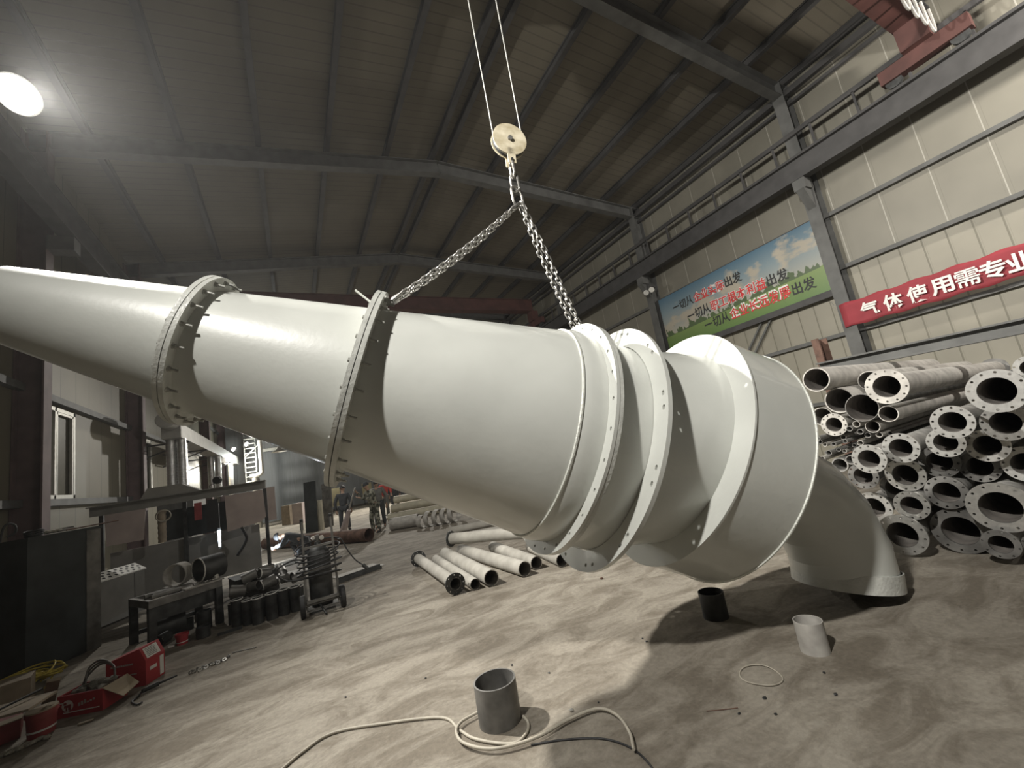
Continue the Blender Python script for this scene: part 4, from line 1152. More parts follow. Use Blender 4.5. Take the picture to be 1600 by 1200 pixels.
# grey machine with perforated top
mo = Vector((-2.77, 11.37, 0)); ma = math.atan2(11.37 - 10.62, -2.77 + 3.21)
Fm = local(Vector((-3.22, 10.61, 0)), ma)
mc = Thing('grey_cabinet', 'grey sheet metal cabinet with a perforated pale top behind the dark tank', 'cabinet', Fm(.45, .3))
b = MB(); skew_box(b, Fm, -.2, .88, 0, .6, .04, .80); mc.part('body', b, M['plate_grey'])
b = MB(); skew_box(b, Fm, .66, .672, -.004, 0, .06, .78); mc.part('door_gap', b, M['black'])
pt = MB()
vs = [Fm(-.2, -.02, .80), Fm(.90, -.02, .80), Fm(.90, .22, .93), Fm(-.2, .22, .93)]
pt.add(vs + [v + Vector((0, 0, .02)) for v in vs], [(3, 2, 1, 0), (4, 5, 6, 7), (0, 1, 5, 4), (1, 2, 6, 5), (2, 3, 7, 6), (3, 0, 4, 7)])
tpp = mc.part('top_grille', pt, M['white'])
nrm = (Fm(0, -.13, .24) - Fm(0, 0, 0)).normalized()
vo = MB().cyl((0, 0, 0), (0, 0, .003), .026, seg=12).build('vent_hole', M['black_print'], None, None, 30); vm_ = vo.data; bpy.data.objects.remove(vo)
for i in range(9):
    for j in range(3):
        mc.inst('vent_hole', vm_, Fm(-.12 + .115 * i + .04 * (j % 2), .03 + .07 * j, .80 + (.05 + .07 * j) * .13 / .24 + .022), qz(nrm), tpp)

# ------------------------------------------------------------------ workbench with rings and rods
BH = .66
bl_ = at(232, 938, BH); br_ = at(347, 903, BH); bl_.z = br_.z = 0
ba = math.atan2(br_.y - bl_.y, br_.x - bl_.x); blen = (br_ - bl_).length
Fb = local(bl_, ba)
wb = Thing('workbench', 'heavy steel workbench with pipe rings on it beside the pile of cut pipe pieces', 'workbench', Fb(blen / 2, .35))
b = MB(); skew_box(b, Fb, 0, blen, 0, .05, BH - .12, BH - .02); skew_box(b, Fb, 0, blen, .80, .85, BH - .12, BH - .02); skew_box(b, Fb, 0, .05, .05, .80, BH - .12, BH - .02); skew_box(b, Fb, blen - .05, blen, .05, .80, BH - .12, BH - .02); skew_box(b, Fb, blen * .5, blen * .5 + .05, .05, .8, BH - .12, BH - .02)
wb.part('frame', b, M['steel_mid'])
b = MB(); skew_box(b, Fb, blen * .46, blen + .02, -.03, .88, BH - .02, BH)
wb.part('top_plate', b, M['pipe_dust'])
b = MB(); skew_box(b, Fb, 0.02, blen - .06, .052, .060, .34, BH - .12)
wb.part('apron', b, M['steel_dark'])
for x in (0.0, blen - .09):
    for y in (0.0, .76):
        b = MB(); skew_box(b, Fb, x, x + .09, y, y + .09, 0, BH - .12); wb.part('leg', b, M['steel_dark'])
b = MB(); skew_box(b, Fb, .09, blen - .09, .80, .84, .10, .16); wb.part('stretcher', b, M['steel_dark'])
BT = BH


def pipe_piece(o, d, L, r, label, m, group='pipe rings and offcuts about the workbench', name='pipe_ring', rimbright=False, wall=.09):
    o = Vector(o); d = Vector(d).normalized()
    t = Thing(name, label, 'pipe', o, group)
    t.part('tube', MB().shell(o, d, 0, r, L, r, r * wall, 36), m)
    if rimbright:
        if d.z > .9: o, d = o + d * L, -d          # bright end uppermost
        t.part('machined_rim', MB().lathe(o, d, [(-.002, r * (1 - wall)), (-.002, r + .001), (.010, r + .001), (.010, r * (1 - wall))], 36, close=True), M['white'], label='bright bevelled rim')
    return t


rods = [(.06, .10, .030), (.10, .20, .034), (.04, .30, .034), (.10, .40, .026), (.16, .47, .024)]
for i, (x, y, r) in enumerate(rods):
    a = Fb(x, y, BH - .02 + r); e = Fb(x + (blen * .44 - x - .01), y, BH - .02 + r)
    single('steel_rod', MB().cyl(a, e, r, seg=16), M['pipe_grey'], 'round bar laid side by side on the left half of the workbench', 'rod', a, 'bars on the workbench')
pipe_piece(Fb(blen * .66, .62, BT + .175), (-.35, -1, .02), .20, .17, 'grey pipe ring standing at the back of the workbench', M['pipe_dust'], rimbright=False, wall=.08)
rc = Fb(blen * .74, .22, BT + .188)
pipe_piece(rc, (.80, .62, 0), .34, .185, 'black pipe section with a bright white rim standing on the workbench', M['steel_dark'], rimbright=True, wall=.075)
pipe_piece(Fb(blen * .97, .16, BT), (0, 0, 1), .17, .045, 'small bright tube standing upright on the right end of the workbench', M['steel_bright'], name='pipe_offcut')
for k in range(6):
    r_ = random.Random(k + 9); p = Fb(blen * (.62 + .05 * k), .04 + r_.uniform(0, .06), BT + .012); q = p + Vector((r_.uniform(-.05, .08), r_.uniform(-.05, .05), .004))
    single('steel_offcut', MB().cyl(p, q, .011, seg=10), M['steel_bright' if k % 2 else 'steel_mid'], 'little steel offcut scattered along the front of the workbench top', 'scrap', p, 'offcuts on the workbench')
# under and before the bench
pipe_piece(Fb(blen * .22, .42, .166), (Fb(1, -.25) - Fb(0, 0)), .34, .150, 'wide short pipe section lying under the workbench', M['steel_dark'], wall=.06)
for px, py, r, hh_, lab_ in ((293, 986, .085, .16, 'short pipe ring standing under the middle of the workbench'), (320, 984, .095, .26, 'taller pipe ring standing under the right end of the workbench'), (318, 998, .085, .15, 'short pipe ring standing by the right front leg of the workbench')):
    p = center_from_base(px, py, r); p.z = 0
    pipe_piece(p, (0, 0, 1), hh_, r, lab_, M['steel_dark'], wall=.07)
o = at(247, 1003, .075); pipe_piece(o, (.30, .95, 0), .20, .075, 'black pipe lying on the floor with its mouth by the small red bucket', M['steel_dark'])
b = MB().span(at(340, 992, .015), at(378, 980, .015), .05, .03); single('steel_flat', b, M['steel_dark'], 'flat bar on the floor at the right foot of the workbench', 'bar', at(355, 988))

# ------------------------------------------------------------------ pile of cut pipe pieces
front = [(372, 979, .082, .37), (388, 977, .070, .34), (404, 976, .076, .36), (426, 969, .078, .37), (445, 962, .078, .37), (463, 956, .076, .36)]
PG = 'cut pipe pieces piled right of the workbench'
for i, (px, py, r, hh_) in enumerate(front):
    p = center_from_base(px, py, r); p.z = 0
    pipe_piece(p, (0, 0, 1), hh_, r, 'cut pipe piece standing upright in the front row of the pile', M['steel_dark'], PG, 'pipe_offcut', True, .08)
ox = center_from_base(372, 979, .08); e = center_from_base(463, 956, .08); rowd = (e - ox).normalized(); rb_ = Vector((-rowd.y, rowd.x, 0))
k = 0
for j, (n, off, sp) in enumerate(((5, .18, .20), (5, .38, .20))):
    for i in range(n):
        p = ox + rowd * (sp * i - .10 + .07 * j) + rb_ * off; p.z = 0
        pipe_piece(p, (0, 0, 1), .30 - .02 * j, .075, 'cut pipe piece standing in the back rows of the pile', M['steel_dark'], PG, 'pipe_offcut', True, .09)
rnd = random.Random(21)
lying = [(-.12, .16, .42, .3, .085), (.10, .20, .43, -.5, .075), (.00, .48, .42, 2.2, .08), (.30, .22, .44, .5, .082), (.34, .52, .38, 1.4, .075), (.54, .46, .40, .9, .07), (.56, .26, .43, -.3, .07), (.70, .36, .39, .4, .07), (.22, .34, .57, .75, .078), (.48, .30, .56, 2.0, .07), (.02, .30, .58, .2, .075)]
for i, (x, y, z, an, r) in enumerate(lying):
    c = ox + rowd * (x + .03) + rb_ * (y + .20) + Vector((0, 0, z))
    d = rowd * math.cos(an) + rb_ * math.sin(an) + Vector((0, 0, rnd.uniform(-.35, .35)))
    L = rnd.uniform(.17, .24)
    pipe_piece(c - d.normalized() * L / 2, d, L, r, 'cut pipe piece lying tumbled on top of the pile', M['steel_mid'], PG, 'pipe_offcut', i in (1, 3, 6, 8), .09)
b = MB(); b0 = at(352, 905, .42); b0.z = 0
Fk = local(Vector((-.95, 8.75, 0)), math.atan2(.35, .9)); skew_box(b, Fk, 0, .62, 0, .5, 0, .52)
b.add([Fk(-.05, -.03, .52), Fk(.95, -.03, .52), Fk(1.15, .55, .52), Fk(.0, .55, .52), Fk(-.05, -.03, .535), Fk(.95, -.03, .535), Fk(1.15, .55, .535), Fk(.0, .55, .535)], [(3, 2, 1, 0), (4, 5, 6, 7), (0, 1, 5, 4), (1, 2, 6, 5), (2, 3, 7, 6), (3, 0, 4, 7)])
single('steel_chest', b, M['steel_dark'], 'dark steel chest with a plate on top behind the pile of pipe pieces', 'box', Fk(.3, .25))
pipe_piece(Fk(.50, .22, .537), (0, 0, 1), .06, .13, 'low bright pipe ring lying on the plate of the dark steel chest', M['steel_mid'], name='pipe_ring', rimbright=False)

# ------------------------------------------------------------------ gas cylinder cart
c0 = Vector((.24, 7.45, 0))
gc = Thing('gas_cart', 'two wheeled cart with a gas bottle and hose in the middle of the floor', 'cart', c0)
for s, hx in ((-1, 0), (1, 0)):
    w0 = c0 + Vector((.27 * s, -.165, .155))
    wh = gc.part('wheel', MB().lathe(w0 + Vector((-.035, 0, 0)), (1, 0, 0), [(0, .10), (0, .145), (.012, .157), (.058, .157), (.07, .145), (.07, .10)], 32, close=True), M['black'])
    gc.part('hub', MB().cyl(w0 + Vector((-.030, 0, 0)), w0 + Vector((.030, 0, 0)), .10, seg=24), M['steel_mid'], wh)
gc.part('axle', MB().cyl(c0 + Vector((-.29, -.165, .155)), c0 + Vector((.29, -.165, .155)), .016, seg=12).span(c0 + Vector((-.22, -.19, .20)), c0 + Vector((.22, -.19, .20)), .04, .04), M['steel_mid'])
for s in (-1, 1):
    gc.part('side_rail', MB().tube(smooth_path([c0 + Vector((.215 * s, -.15, .10)), c0 + Vector((.215 * s, -.14, .55)), c0 + Vector((.205 * s, -.145, 1.0)), c0 + Vector((.200 * s, -.17, 1.34))], 6), .017, 10), M['steel_mid'])
    gc.part('grip', MB().cyl(c0 + Vector((.201 * s, -.135, 1.22)), c0 + Vector((.1995 * s, -.170, 1.38)), .023, seg=12), M['black'])
gc.part('foot_plate', MB().box(c0 + Vector((0, .04, .07)), (.44, .34, .02)), M['steel_mid'])
gc.part('cross_bar', MB().span(c0 + Vector((-.21, -.143, .62)), c0 + Vector((.21, -.143, .62)), .02, .03).span(c0 + Vector((-.20, -.143, .95)), c0 + Vector((.20, -.143, .95)), .02, .03), M['steel_mid'])
gc.part('front_prop', MB().cyl(c0 + Vector((-.05, -.13, .14)), c0 + Vector((.02, -.34, .02)), .014, seg=10), M['steel_dark'])
gb = Thing('gas_bottle', 'dark gas bottle strapped to the two wheeled cart, hose wound round it', 'gas bottle', c0 + Vector((0, .06, .086)))
g0 = c0 + Vector((0, .06, .086))
gb.part('bottle', MB().lathe(g0, Z, [(0, .001), (0, .15), (.03, .165), (.68, .165), (.76, .15), (.83, .10), (.86, .05), (.90, .04), (.90, .001)], 36), M['steel_dark'])
gb.part('valve', MB().cyl(g0 + Z * .90, g0 + Z * .98, .020, seg=12).cyl(g0 + Vector((-.06, 0, .95)), g0 + Vector((.06, 0, .95)), .014, seg=10).cyl(g0 + Z * .98, g0 + Z * 1.0, .035, seg=12), M['steel_mid'])
gb.part('gauge', MB().cyl(g0 + Vector((.06, -.02, .95)), g0 + Vector((.06, -.06, .95)), .034, seg=16), M['steel_bright'])
gb.part('gauge', MB().cyl(g0 + Vector((-.06, -.02, .97)), g0 + Vector((-.06, -.06, .97)), .028, seg=16), M['steel_bright'])
hs = []
for j in range(90):
    a = j * .42; u = j / 89
    rr = .305 + .02 * math.sin(j * .37) + .02 * math.sin(j * .13)
    hs.append(g0 + Vector((rr * 1.0 * math.cos(a), rr * .95 * math.sin(a) - .045, .86 - .46 * u + .06 * math.sin(a * 1.0 + u * 3))))
loop = smooth_path([hs[-1], g0 + Vector((-.30, -.22, .45)), g0 + Vector((-.50, -.24, .52)), g0 + Vector((-.56, -.24, .66)), g0 + Vector((-.36, -.24, .74)), g0 + Vector((-.2, -.22, .70))], 8)
single('gas_hose', MB().tube(hs + loop[1:], .012, 7), M['black'], 'black hose wound in loose coils round the gas bottle on the cart', 'hose', g0, smooth=80)
cbl = smooth_path([g0 + Vector((.17, -.1, .93)), g0 + Vector((.32, -.12, .88)), g0 + Vector((.40, -.14, .70)), g0 + Vector((.50, -.15, .52)), g0 + Vector((.60, -.16, .42))], 8)
t = Thing('torch', 'cutting torch dangling on its hose right of the gas bottle', 'torch', g0 + Vector((.6, -.16, .3)))
t.part('hose', MB().tube(cbl, .010, 7), M['black'], smooth=80)
t.part('nozzle', MB().cyl(cbl[-1], cbl[-1] + Vector((.07, -.01, -.08)), .030, .024, 12), M['steel_dark'])

# ------------------------------------------------------------------ welding booth: header, hanging plates, tools
WY = 11.3
hd = Thing('welding_booth', 'long grey booth header with pale hanging side plates behind the workbench', 'booth', (-2.1, WY + .3, 0))
hd.part('header', MB().box((-2.08, WY + .1, 2.07), (2.96, .24, .17)).box((-2.08, WY + .04, 2.165), (2.98, .40, .02)), M['plate_grey'])
for x in (-3.50, -2.15, -.64):
    hd.part('post', MB().box((x, WY + .38, 1.08), (.07, .07, 2.16)), M['steel_dark'])
hd.part('back_panel', MB().box((-1.95, WY + .46, 1.55), (1.15, .03, .62)), M['tank'])
hd.part('back_panel', MB().box((-2.1, WY + .48, .72), (2.6, .03, .98)), M['plate_grey'])
pl_ = MB(); pl_.add([(-3.35, WY, 1.98), (-2.72, WY, 1.98), (-2.76, WY, 1.37), (-3.32, WY, 1.38), (-3.35, WY + .02, 1.98), (-2.72, WY + .02, 1.98), (-2.76, WY + .02, 1.37), (-3.32, WY + .02, 1.38)], [(0, 1, 2, 3), (7, 6, 5, 4), (0, 4, 5, 1), (1, 5, 6, 2), (2, 6, 7, 3), (3, 7, 4, 0)])
hd.part('side_plate', pl_, M['plate_pink'])
pl_ = MB(); v_ = [(-1.38, WY, 1.97), (-.66, WY, 1.97), (-.63, WY, 1.36), (-.74, WY, 1.27), (-1.36, WY, 1.20)]
pl_.add(v_ + [(x, y + .02, z) for x, y, z in v_], [(0, 1, 2, 3, 4), (9, 8, 7, 6, 5)] + [(i, (i + 1) % 5, 5 + (i + 1) % 5, 5 + i) for i in range(5)])
hd.part('side_plate', pl_, M['plate_pink'])
hd.part('end_plate', MB().box((-.505, WY + .05, 1.63), (.16, .02, .74)), M['plate_pink'])
hd.part('hood', MB().add([(-2.80, WY, 2.176), (-1.80, WY, 2.176), (-1.80, WY + .5, 2.176), (-2.80, WY + .5, 2.176), (-2.72, WY + .12, 2.38), (-2.15, WY + .12, 2.38), (-2.15, WY + .4, 2.38), (-2.72, WY + .4, 2.38)],
        [(3, 2, 1, 0), (4, 5, 6, 7), (0, 1, 5, 4), (1, 2, 6, 5), (2, 3, 7, 6), (3, 0, 4, 7)]), M['duct'])
hd.part('red_strip', MB().box((-1.86, WY + .02, 1.74), (.13, .02, .36)), M['red_dark'])
single('tool_bag', MB().box((-1.60, WY - .02, 1.58), (.22, .09, .52)).box((-1.60, WY - .02, 1.88), (.18, .03, .12)), M['black'], 'black tool bag hanging from the booth header left of the right plate', 'bag', (-1.60, WY, 1.3), None, 30)
fb = MB().tube([(-2.46, WY - .02, 1.9 - .05 * k) for k in range(14)], .07, 12, radii=[.075 if k % 2 else .066 for k in range(14)])
single('flexible_duct', fb, M['wood'], 'pale ribbed flexible duct hanging from the booth header by the left plate', 'duct', (-2.46, WY, 1.2), None, 80)
rg = [Vector((-2.42 + .12 * math.cos(a), WY - .11, 1.78 + .11 * math.sin(a))) for a in [2 * pi * k / 28 for k in range(28)]]
single('cable_coil', MB().tube(rg, .012, 6, closed=True).tube([p + Vector((.01, -.015, -.01)) for p in rg], .010, 6, closed=True), M['pale_cable'], 'small pale cable coil hung over the ribbed duct', 'cable', (-2.42, WY - .11, 1.67), None, 80)
gl_ = Thing('gooseneck_lamp', 'round black lamp head on a gooseneck above the booth header', 'lamp', (-1.55, WY, 2.18))
gl_.part('gooseneck', MB().tube(smooth_path([(-1.62, WY - .06, 2.182), (-1.62, WY - .07, 2.24), (-1.54, WY - .08, 2.27), (-1.50, WY - .09, 2.30)], 5), .010, 6), M['black'])
gl_.part('lamp_head', MB().cyl((-1.48, WY - .05, 2.33), (-1.50, WY - .12, 2.33), .085, .075, 20), M['black'])
single('hanging_hose', MB().tube(smooth_path([(-1.10, WY - .05, 1.24), (-1.05, WY - .04, 1.12), (-1.02, WY, .98), (-1.08, WY - .02, .84), (-1.18, WY - .03, .70), (-1.20, WY - .03, .66)], 7), .028, 8), M['black'], 'thick black hose hanging under the right booth plate', 'hose', (-1.1, WY, .66), None, 80)
sl = Thing('strip_light', 'short bluish work light shining under the black tool bag', 'lamp', (-1.52, WY + .1, .9))
sl.part('tube', MB().cyl((-1.52, WY + .08, .92), (-1.52, WY + .08, 1.26), .018, .035, 12), mat('blue_white_tube', (1, 1, 1), .4, emit=(.75, .88, 1.0), emit_s=7))
sl.part('holder', MB().box((-1.52, WY + .13, 1.1), (.05, .05, .44)), M['steel_mid'])
for px, py, a_, l_, w_, lab_ in ((470, 893, .1, .8, .7, 'dusty flat steel plate on the floor left behind the gas cart'), (560, 893, .35, .9, .5, 'dusty flat steel plate on the floor right behind the gas cart')):
    p = at(px, py); Fp = local(Vector((p.x, p.y, 0)), a_); b = MB(); skew_box(b, Fp, -l_ / 2, l_ / 2, -w_ / 2, w_ / 2, 0, .015)
    single('steel_plate', b, M['pipe_dust'], lab_, 'plate', p)
p = at(555, 894); Fp = local(Vector((p.x + .05, p.y - .50, 0)), .35); b = MB(); skew_box(b, Fp, -.45, .45, 0, .06, 0, .06); skew_box(b, Fp, -.45, .45, .06, .07, 0, .09)
single('steel_channel', b, M['steel_dark'], 'short dark angle bar along the plate right of the gas cart', 'bar', p)

# ------------------------------------------------------------------ ducts on the left wall
DX = -3.35
vd = Thing('ventilation_duct', 'long rectangular sheet metal duct along the left wall with shiny spiral drops', 'duct', (DX, 22, 2.0))
vd.part('main_duct', MB().box((DX, 24.6, 4.35), (.50, 15.8, .46)), M['duct'])
vd.part('end_cap', MB().lathe((DX, 16.7, 4.62), (0, -1, 0), [(0, .26), (.62, .26), (.64, .24), (.64, .001)], 28), M['duct'])
for y in (17.2, 18.25, 24.6, 25.6, 30.5):
    for dx in ((-.12, .16) if y in (17.2, 24.6) else (0,)):
        rr = .13
        prof = []
        for k in range(40):
            prof.append((k * .05, rr + (.006 if k % 2 else 0)))
        vd.part('spiral_drop', MB().lathe((DX + dx, y, 4.14), (0, 0, -1), prof, 20), M['galv'], label='shiny spiral duct')
for y in (17.8, 21, 25, 29):
    vd.part('bracket', MB().span((XL, y, 4.08), (DX + .28, y, 4.08), .05, .05).span((XL, y, 3.6), (DX + .2, y, 4.06), .04, .04), M['frame_dark'])
eh = MB().box((DX, 18, 1.9), (.9, 2.2, .5)); single('extraction_box', eh.box((DX, 18, .85), (.7, 1.8, 1.7)), M['plate_grey'], 'grey extraction box under the nearest shiny duct drops', 'box', (DX, 18, 0))

# ------------------------------------------------------------------ far end of the hall
def far_lamp(loc, label):
    t = Thing('floodlight', label, 'lamp', loc)
    t.part('housing', MB().box(loc, (.30, .08, .26)).box(loc + Vector((0, .06, 0)), (.20, .06, .18)), M['frame_dark'])
    t.part('lens', MB().cyl(loc + Vector((0, -.045, 0)), loc + Vector((.03, -.075, -.02)), .11, seg=20), M['glow_far'])
    t.part('bracket', MB().span(loc + Vector((0, .08, 0)), Vector((loc.x - .1, loc.y + .5, loc.z + .2)), .04, .04), M['frame_dark'])
    return t


fl1 = at_y(365, 702, 30.6); fl2 = at_y(385, 694, 31.1)
lad_y = 31.6
tw_ = Thing('access_tower', 'slatted steel access tower at the far left end of the hall', 'tower', (-2.3, lad_y, 0))
xa, xb = at_y(383, 720, lad_y).x, at_y(400, 720, lad_y).x
zt = at_y(390, 680, lad_y).z
for x in (xa, xb): tw_.part('post', MB().box((x, lad_y, zt / 2), (.07, .07, zt)), M['frame'])
for k in range(11):
    z = zt - .25 - k * .30
    tw_.part('tread', MB().box(((xa + xb) / 2, lad_y - .02, z), (xb - xa, .22, .05)), M['alu'])
tw_.part('brace', MB().span((xa, lad_y - .06, zt - 1.4), (xb + .8, lad_y - .06, zt - .1), .05, .05), M['alu'])
far_lamp(fl1, 'left of the two small bright lamps at the far end')
far_lamp(fl2, 'right of the two small bright lamps at the far end, on the slatted tower')
xp = at_y(408, 720, 30.8).x; zp0 = at_y(408, 742, 30.8).z; zp1 = at_y(408, 688, 30.8).z
wp = MB().tube(smooth_path([(xp, 30.8, zp1), (xp, 30.8, zp0 + .35), (xp - .05, 30.8, zp0 + .10), (xp - .3, 30.8, zp0), (xp - .65, 30.8, zp0)], 6), .12, 14)
single('white_pipe', wp, M['white'], 'white vent pipe with a bend at the foot beside the slatted tower', 'pipe', (xp, 30.8, zp0))
single('vent_stack', MB().cyl((xp - .35, 30.8, 0), (xp - .35, 30.8, zp0 - .12), .2, seg=20), M['alu'], 'stout grey vent stack under the bend of the white pipe', 'pipe', (xp - .35, 30.8, 0))
pc = at_y(436, 706, 29.5)
pd = Thing('pendant_lamp', 'pale cone shaded pendant lamp at the far end just under the white cone', 'lamp', pc)
pd.part('shade', MB().lathe(pc, Z, [(0, .45), (.16, .16), (.34, .06), (.34, .001)], 24), M['white'])
pd.part('cord', MB().cyl(pc + Z * .34, Vector((pc.x, pc.y, roof_z(pc.x) + .69)), .012, seg=6), M['black'])


def slab_at(px0, px1, pytop, pybase, thick, m, label, name='steel_plate', lean=.12, cat='plate'):
    a = at(px0, pybase); c = at(px1, pybase - (px1 - px0) * .17); a.z = c.z = 0
    y = (a.y + c.y) / 2; top = at_y((px0 + px1) / 2, pytop, y).z
    F = local(a, math.atan2(c.y - a.y, c.x - a.x)); w = (c - a).length
    vs = [F(0, 0, 0), F(w, 0, 0), F(w, lean, top), F(0, lean, top)]; dd = F(0, thick, 0) - F(0, 0, 0)
    b = MB().add(vs + [v + dd for v in vs], [(0, 1, 2, 3), (7, 6, 5, 4), (0, 4, 5, 1), (1, 5, 6, 2), (2, 6, 7, 3), (3, 7, 4, 0)])
    return single(name, b, m, label, cat, a)


slab_at(478, 497, 752, 833, .05, M['tank'], 'tall dark steel slab standing left of the tan post')
slab_at(498, 505, 781, 829, .14, M['pipe_tan'], 'tan steel post standing between two dark slabs', 'steel_post', 0, 'post')
slab_at(506, 521, 755, 824, .05, M['steel_mid'], 'tall grey steel slab standing right of the tan post')
slab_at(441, 454, 790, 822, .5, M['wood'], 'brown crate far left of the dark slabs', 'crate', 0, 'crate')
slab_at(458, 474, 786, 820, .5, M['plate_pink'], 'pale crate beside the dark steel slabs', 'crate', 0, 'crate')
slab_at(370, 384, 848, 866, .25, M['steel_dark'], 'dark block standing left of the crouching welder', 'steel_block', 0, 'block')
for px0, px1, pt, pb, lab_ in ((517, 533, 764, 790, 'yellowish lit notice board behind the worker in dark clothes'), (565, 582, 756, 775, 'pale notice board behind the worker in camouflage')):
    a = at_y(px0, pt, 33.5); c = at_y(px1, pb, 33.5)
    t = Thing('notice_board', lab_, 'board', ((a.x + c.x) / 2, 33.5, 0))
    t.part('panel', MB().box(((a.x + c.x) / 2, 33.5, (a.z + c.z) / 2), (c.x - a.x, .05, a.z - c.z)), M['notice'])
    for x in (a.x + .1, c.x - .1): t.part('post', MB().box((x, 33.56, a.z / 2), (.06, .06, a.z)), M['frame_dark'])
# pipe being worked on, dusty red
pa = at(416, 858); pb = at(578, 846); pa.z = pb.z = .19
single('rusty_pipe', MB().shell(pa, (pb - pa), 0, .19, (pb - pa).length, .19, .012, 32), M['rust'], 'thick rusty pipe on the floor at the feet of the workers', 'pipe', (pa + pb) / 2)
# tan pipes further right, and the short cut pipes before them
for i, (l, r_, rr, zz, lab_) in enumerate((((604, 816), (742, 822), .16, .16, 'tan pipe lowest and nearest in the far row of long pipes'), ((612, 806), (752, 812), .16, .46, 'tan pipe in the middle of the far row of long pipes'), ((618, 800), (760, 806), .15, .76, 'tan pipe on top of the far row of long pipes'))):
    yb = 17.6 + .35 * i
    a = Vector((3.15 + .22 * i, yb, zz)); c = Vector((8.9, yb - 3.0, zz))
    single('long_pipe', MB().shell(a, c - a, 0, rr, (c - a).length, rr, .012, 28), M['pipe_tan'], lab_, 'pipe', (a + c) / 2, 'long tan pipes at the far side')
for i, (px, py, r, L, an, lab_) in enumerate(((612, 829, .20, .95, -.55, 'long cut pipe lying foremost left of the short pipes'), (640, 822, .20, .42, -.6, 'short pipe collar left of the row of rings'), (648, 826, .24, .16, -.6, 'first pipe ring of the row'), (654, 825, .24, .16, -.6, 'second pipe ring of the row'), (660, 824, .24, .16, -.6, 'third pipe ring of the row'), (667, 826, .26, .3, -.75, 'pipe ring at the right end of the row, mouth to the camera'))):
    p = at(px, py); p.z = r + .001
    d = Vector((math.cos(an), math.sin(an), 0))
    if i: p = at(640, 831) + Vector((.42, .25, 0)) + Vector((.235 * (i - 1), -.10 * (i - 1), 0)); p.z = r + .001
    if i: d = Vector((.55, -.84, 0))
    single('pipe_ring' if i else 'steel_pipe', MB().shell(p, d, 0, r, L if i == 0 else .17, r, .014, 32), M['pipe_dust'], lab_, 'pipe', p, 'cut pipes in front of the long tan pipes' if i else None)

# ------------------------------------------------------------------ people
def skin_mesh(name, joints, edges, m, parent=None, root=0, sub=2):
    me = bpy.data.meshes.new(name)
    me.from_pydata([tuple(j[0]) for j in joints], edges, [])
    me.materials.append(m)
    o = bpy.data.objects.new(name, me); COL.objects.link(o)
    if parent: o.parent = parent
    md = o.modifiers.new('skin', 'SKIN'); md.use_smooth_shade = True
    for i, j in enumerate(joints):
        sv = me.skin_vertices[0].data[i]
        r = j[1]; sv.radius = r if isinstance(r, tuple) else (r, r); sv.use_root = (i == root)
    sd = o.modifiers.new('round', 'SUBSURF'); sd.levels = sub; sd.render_levels = sub
    return o


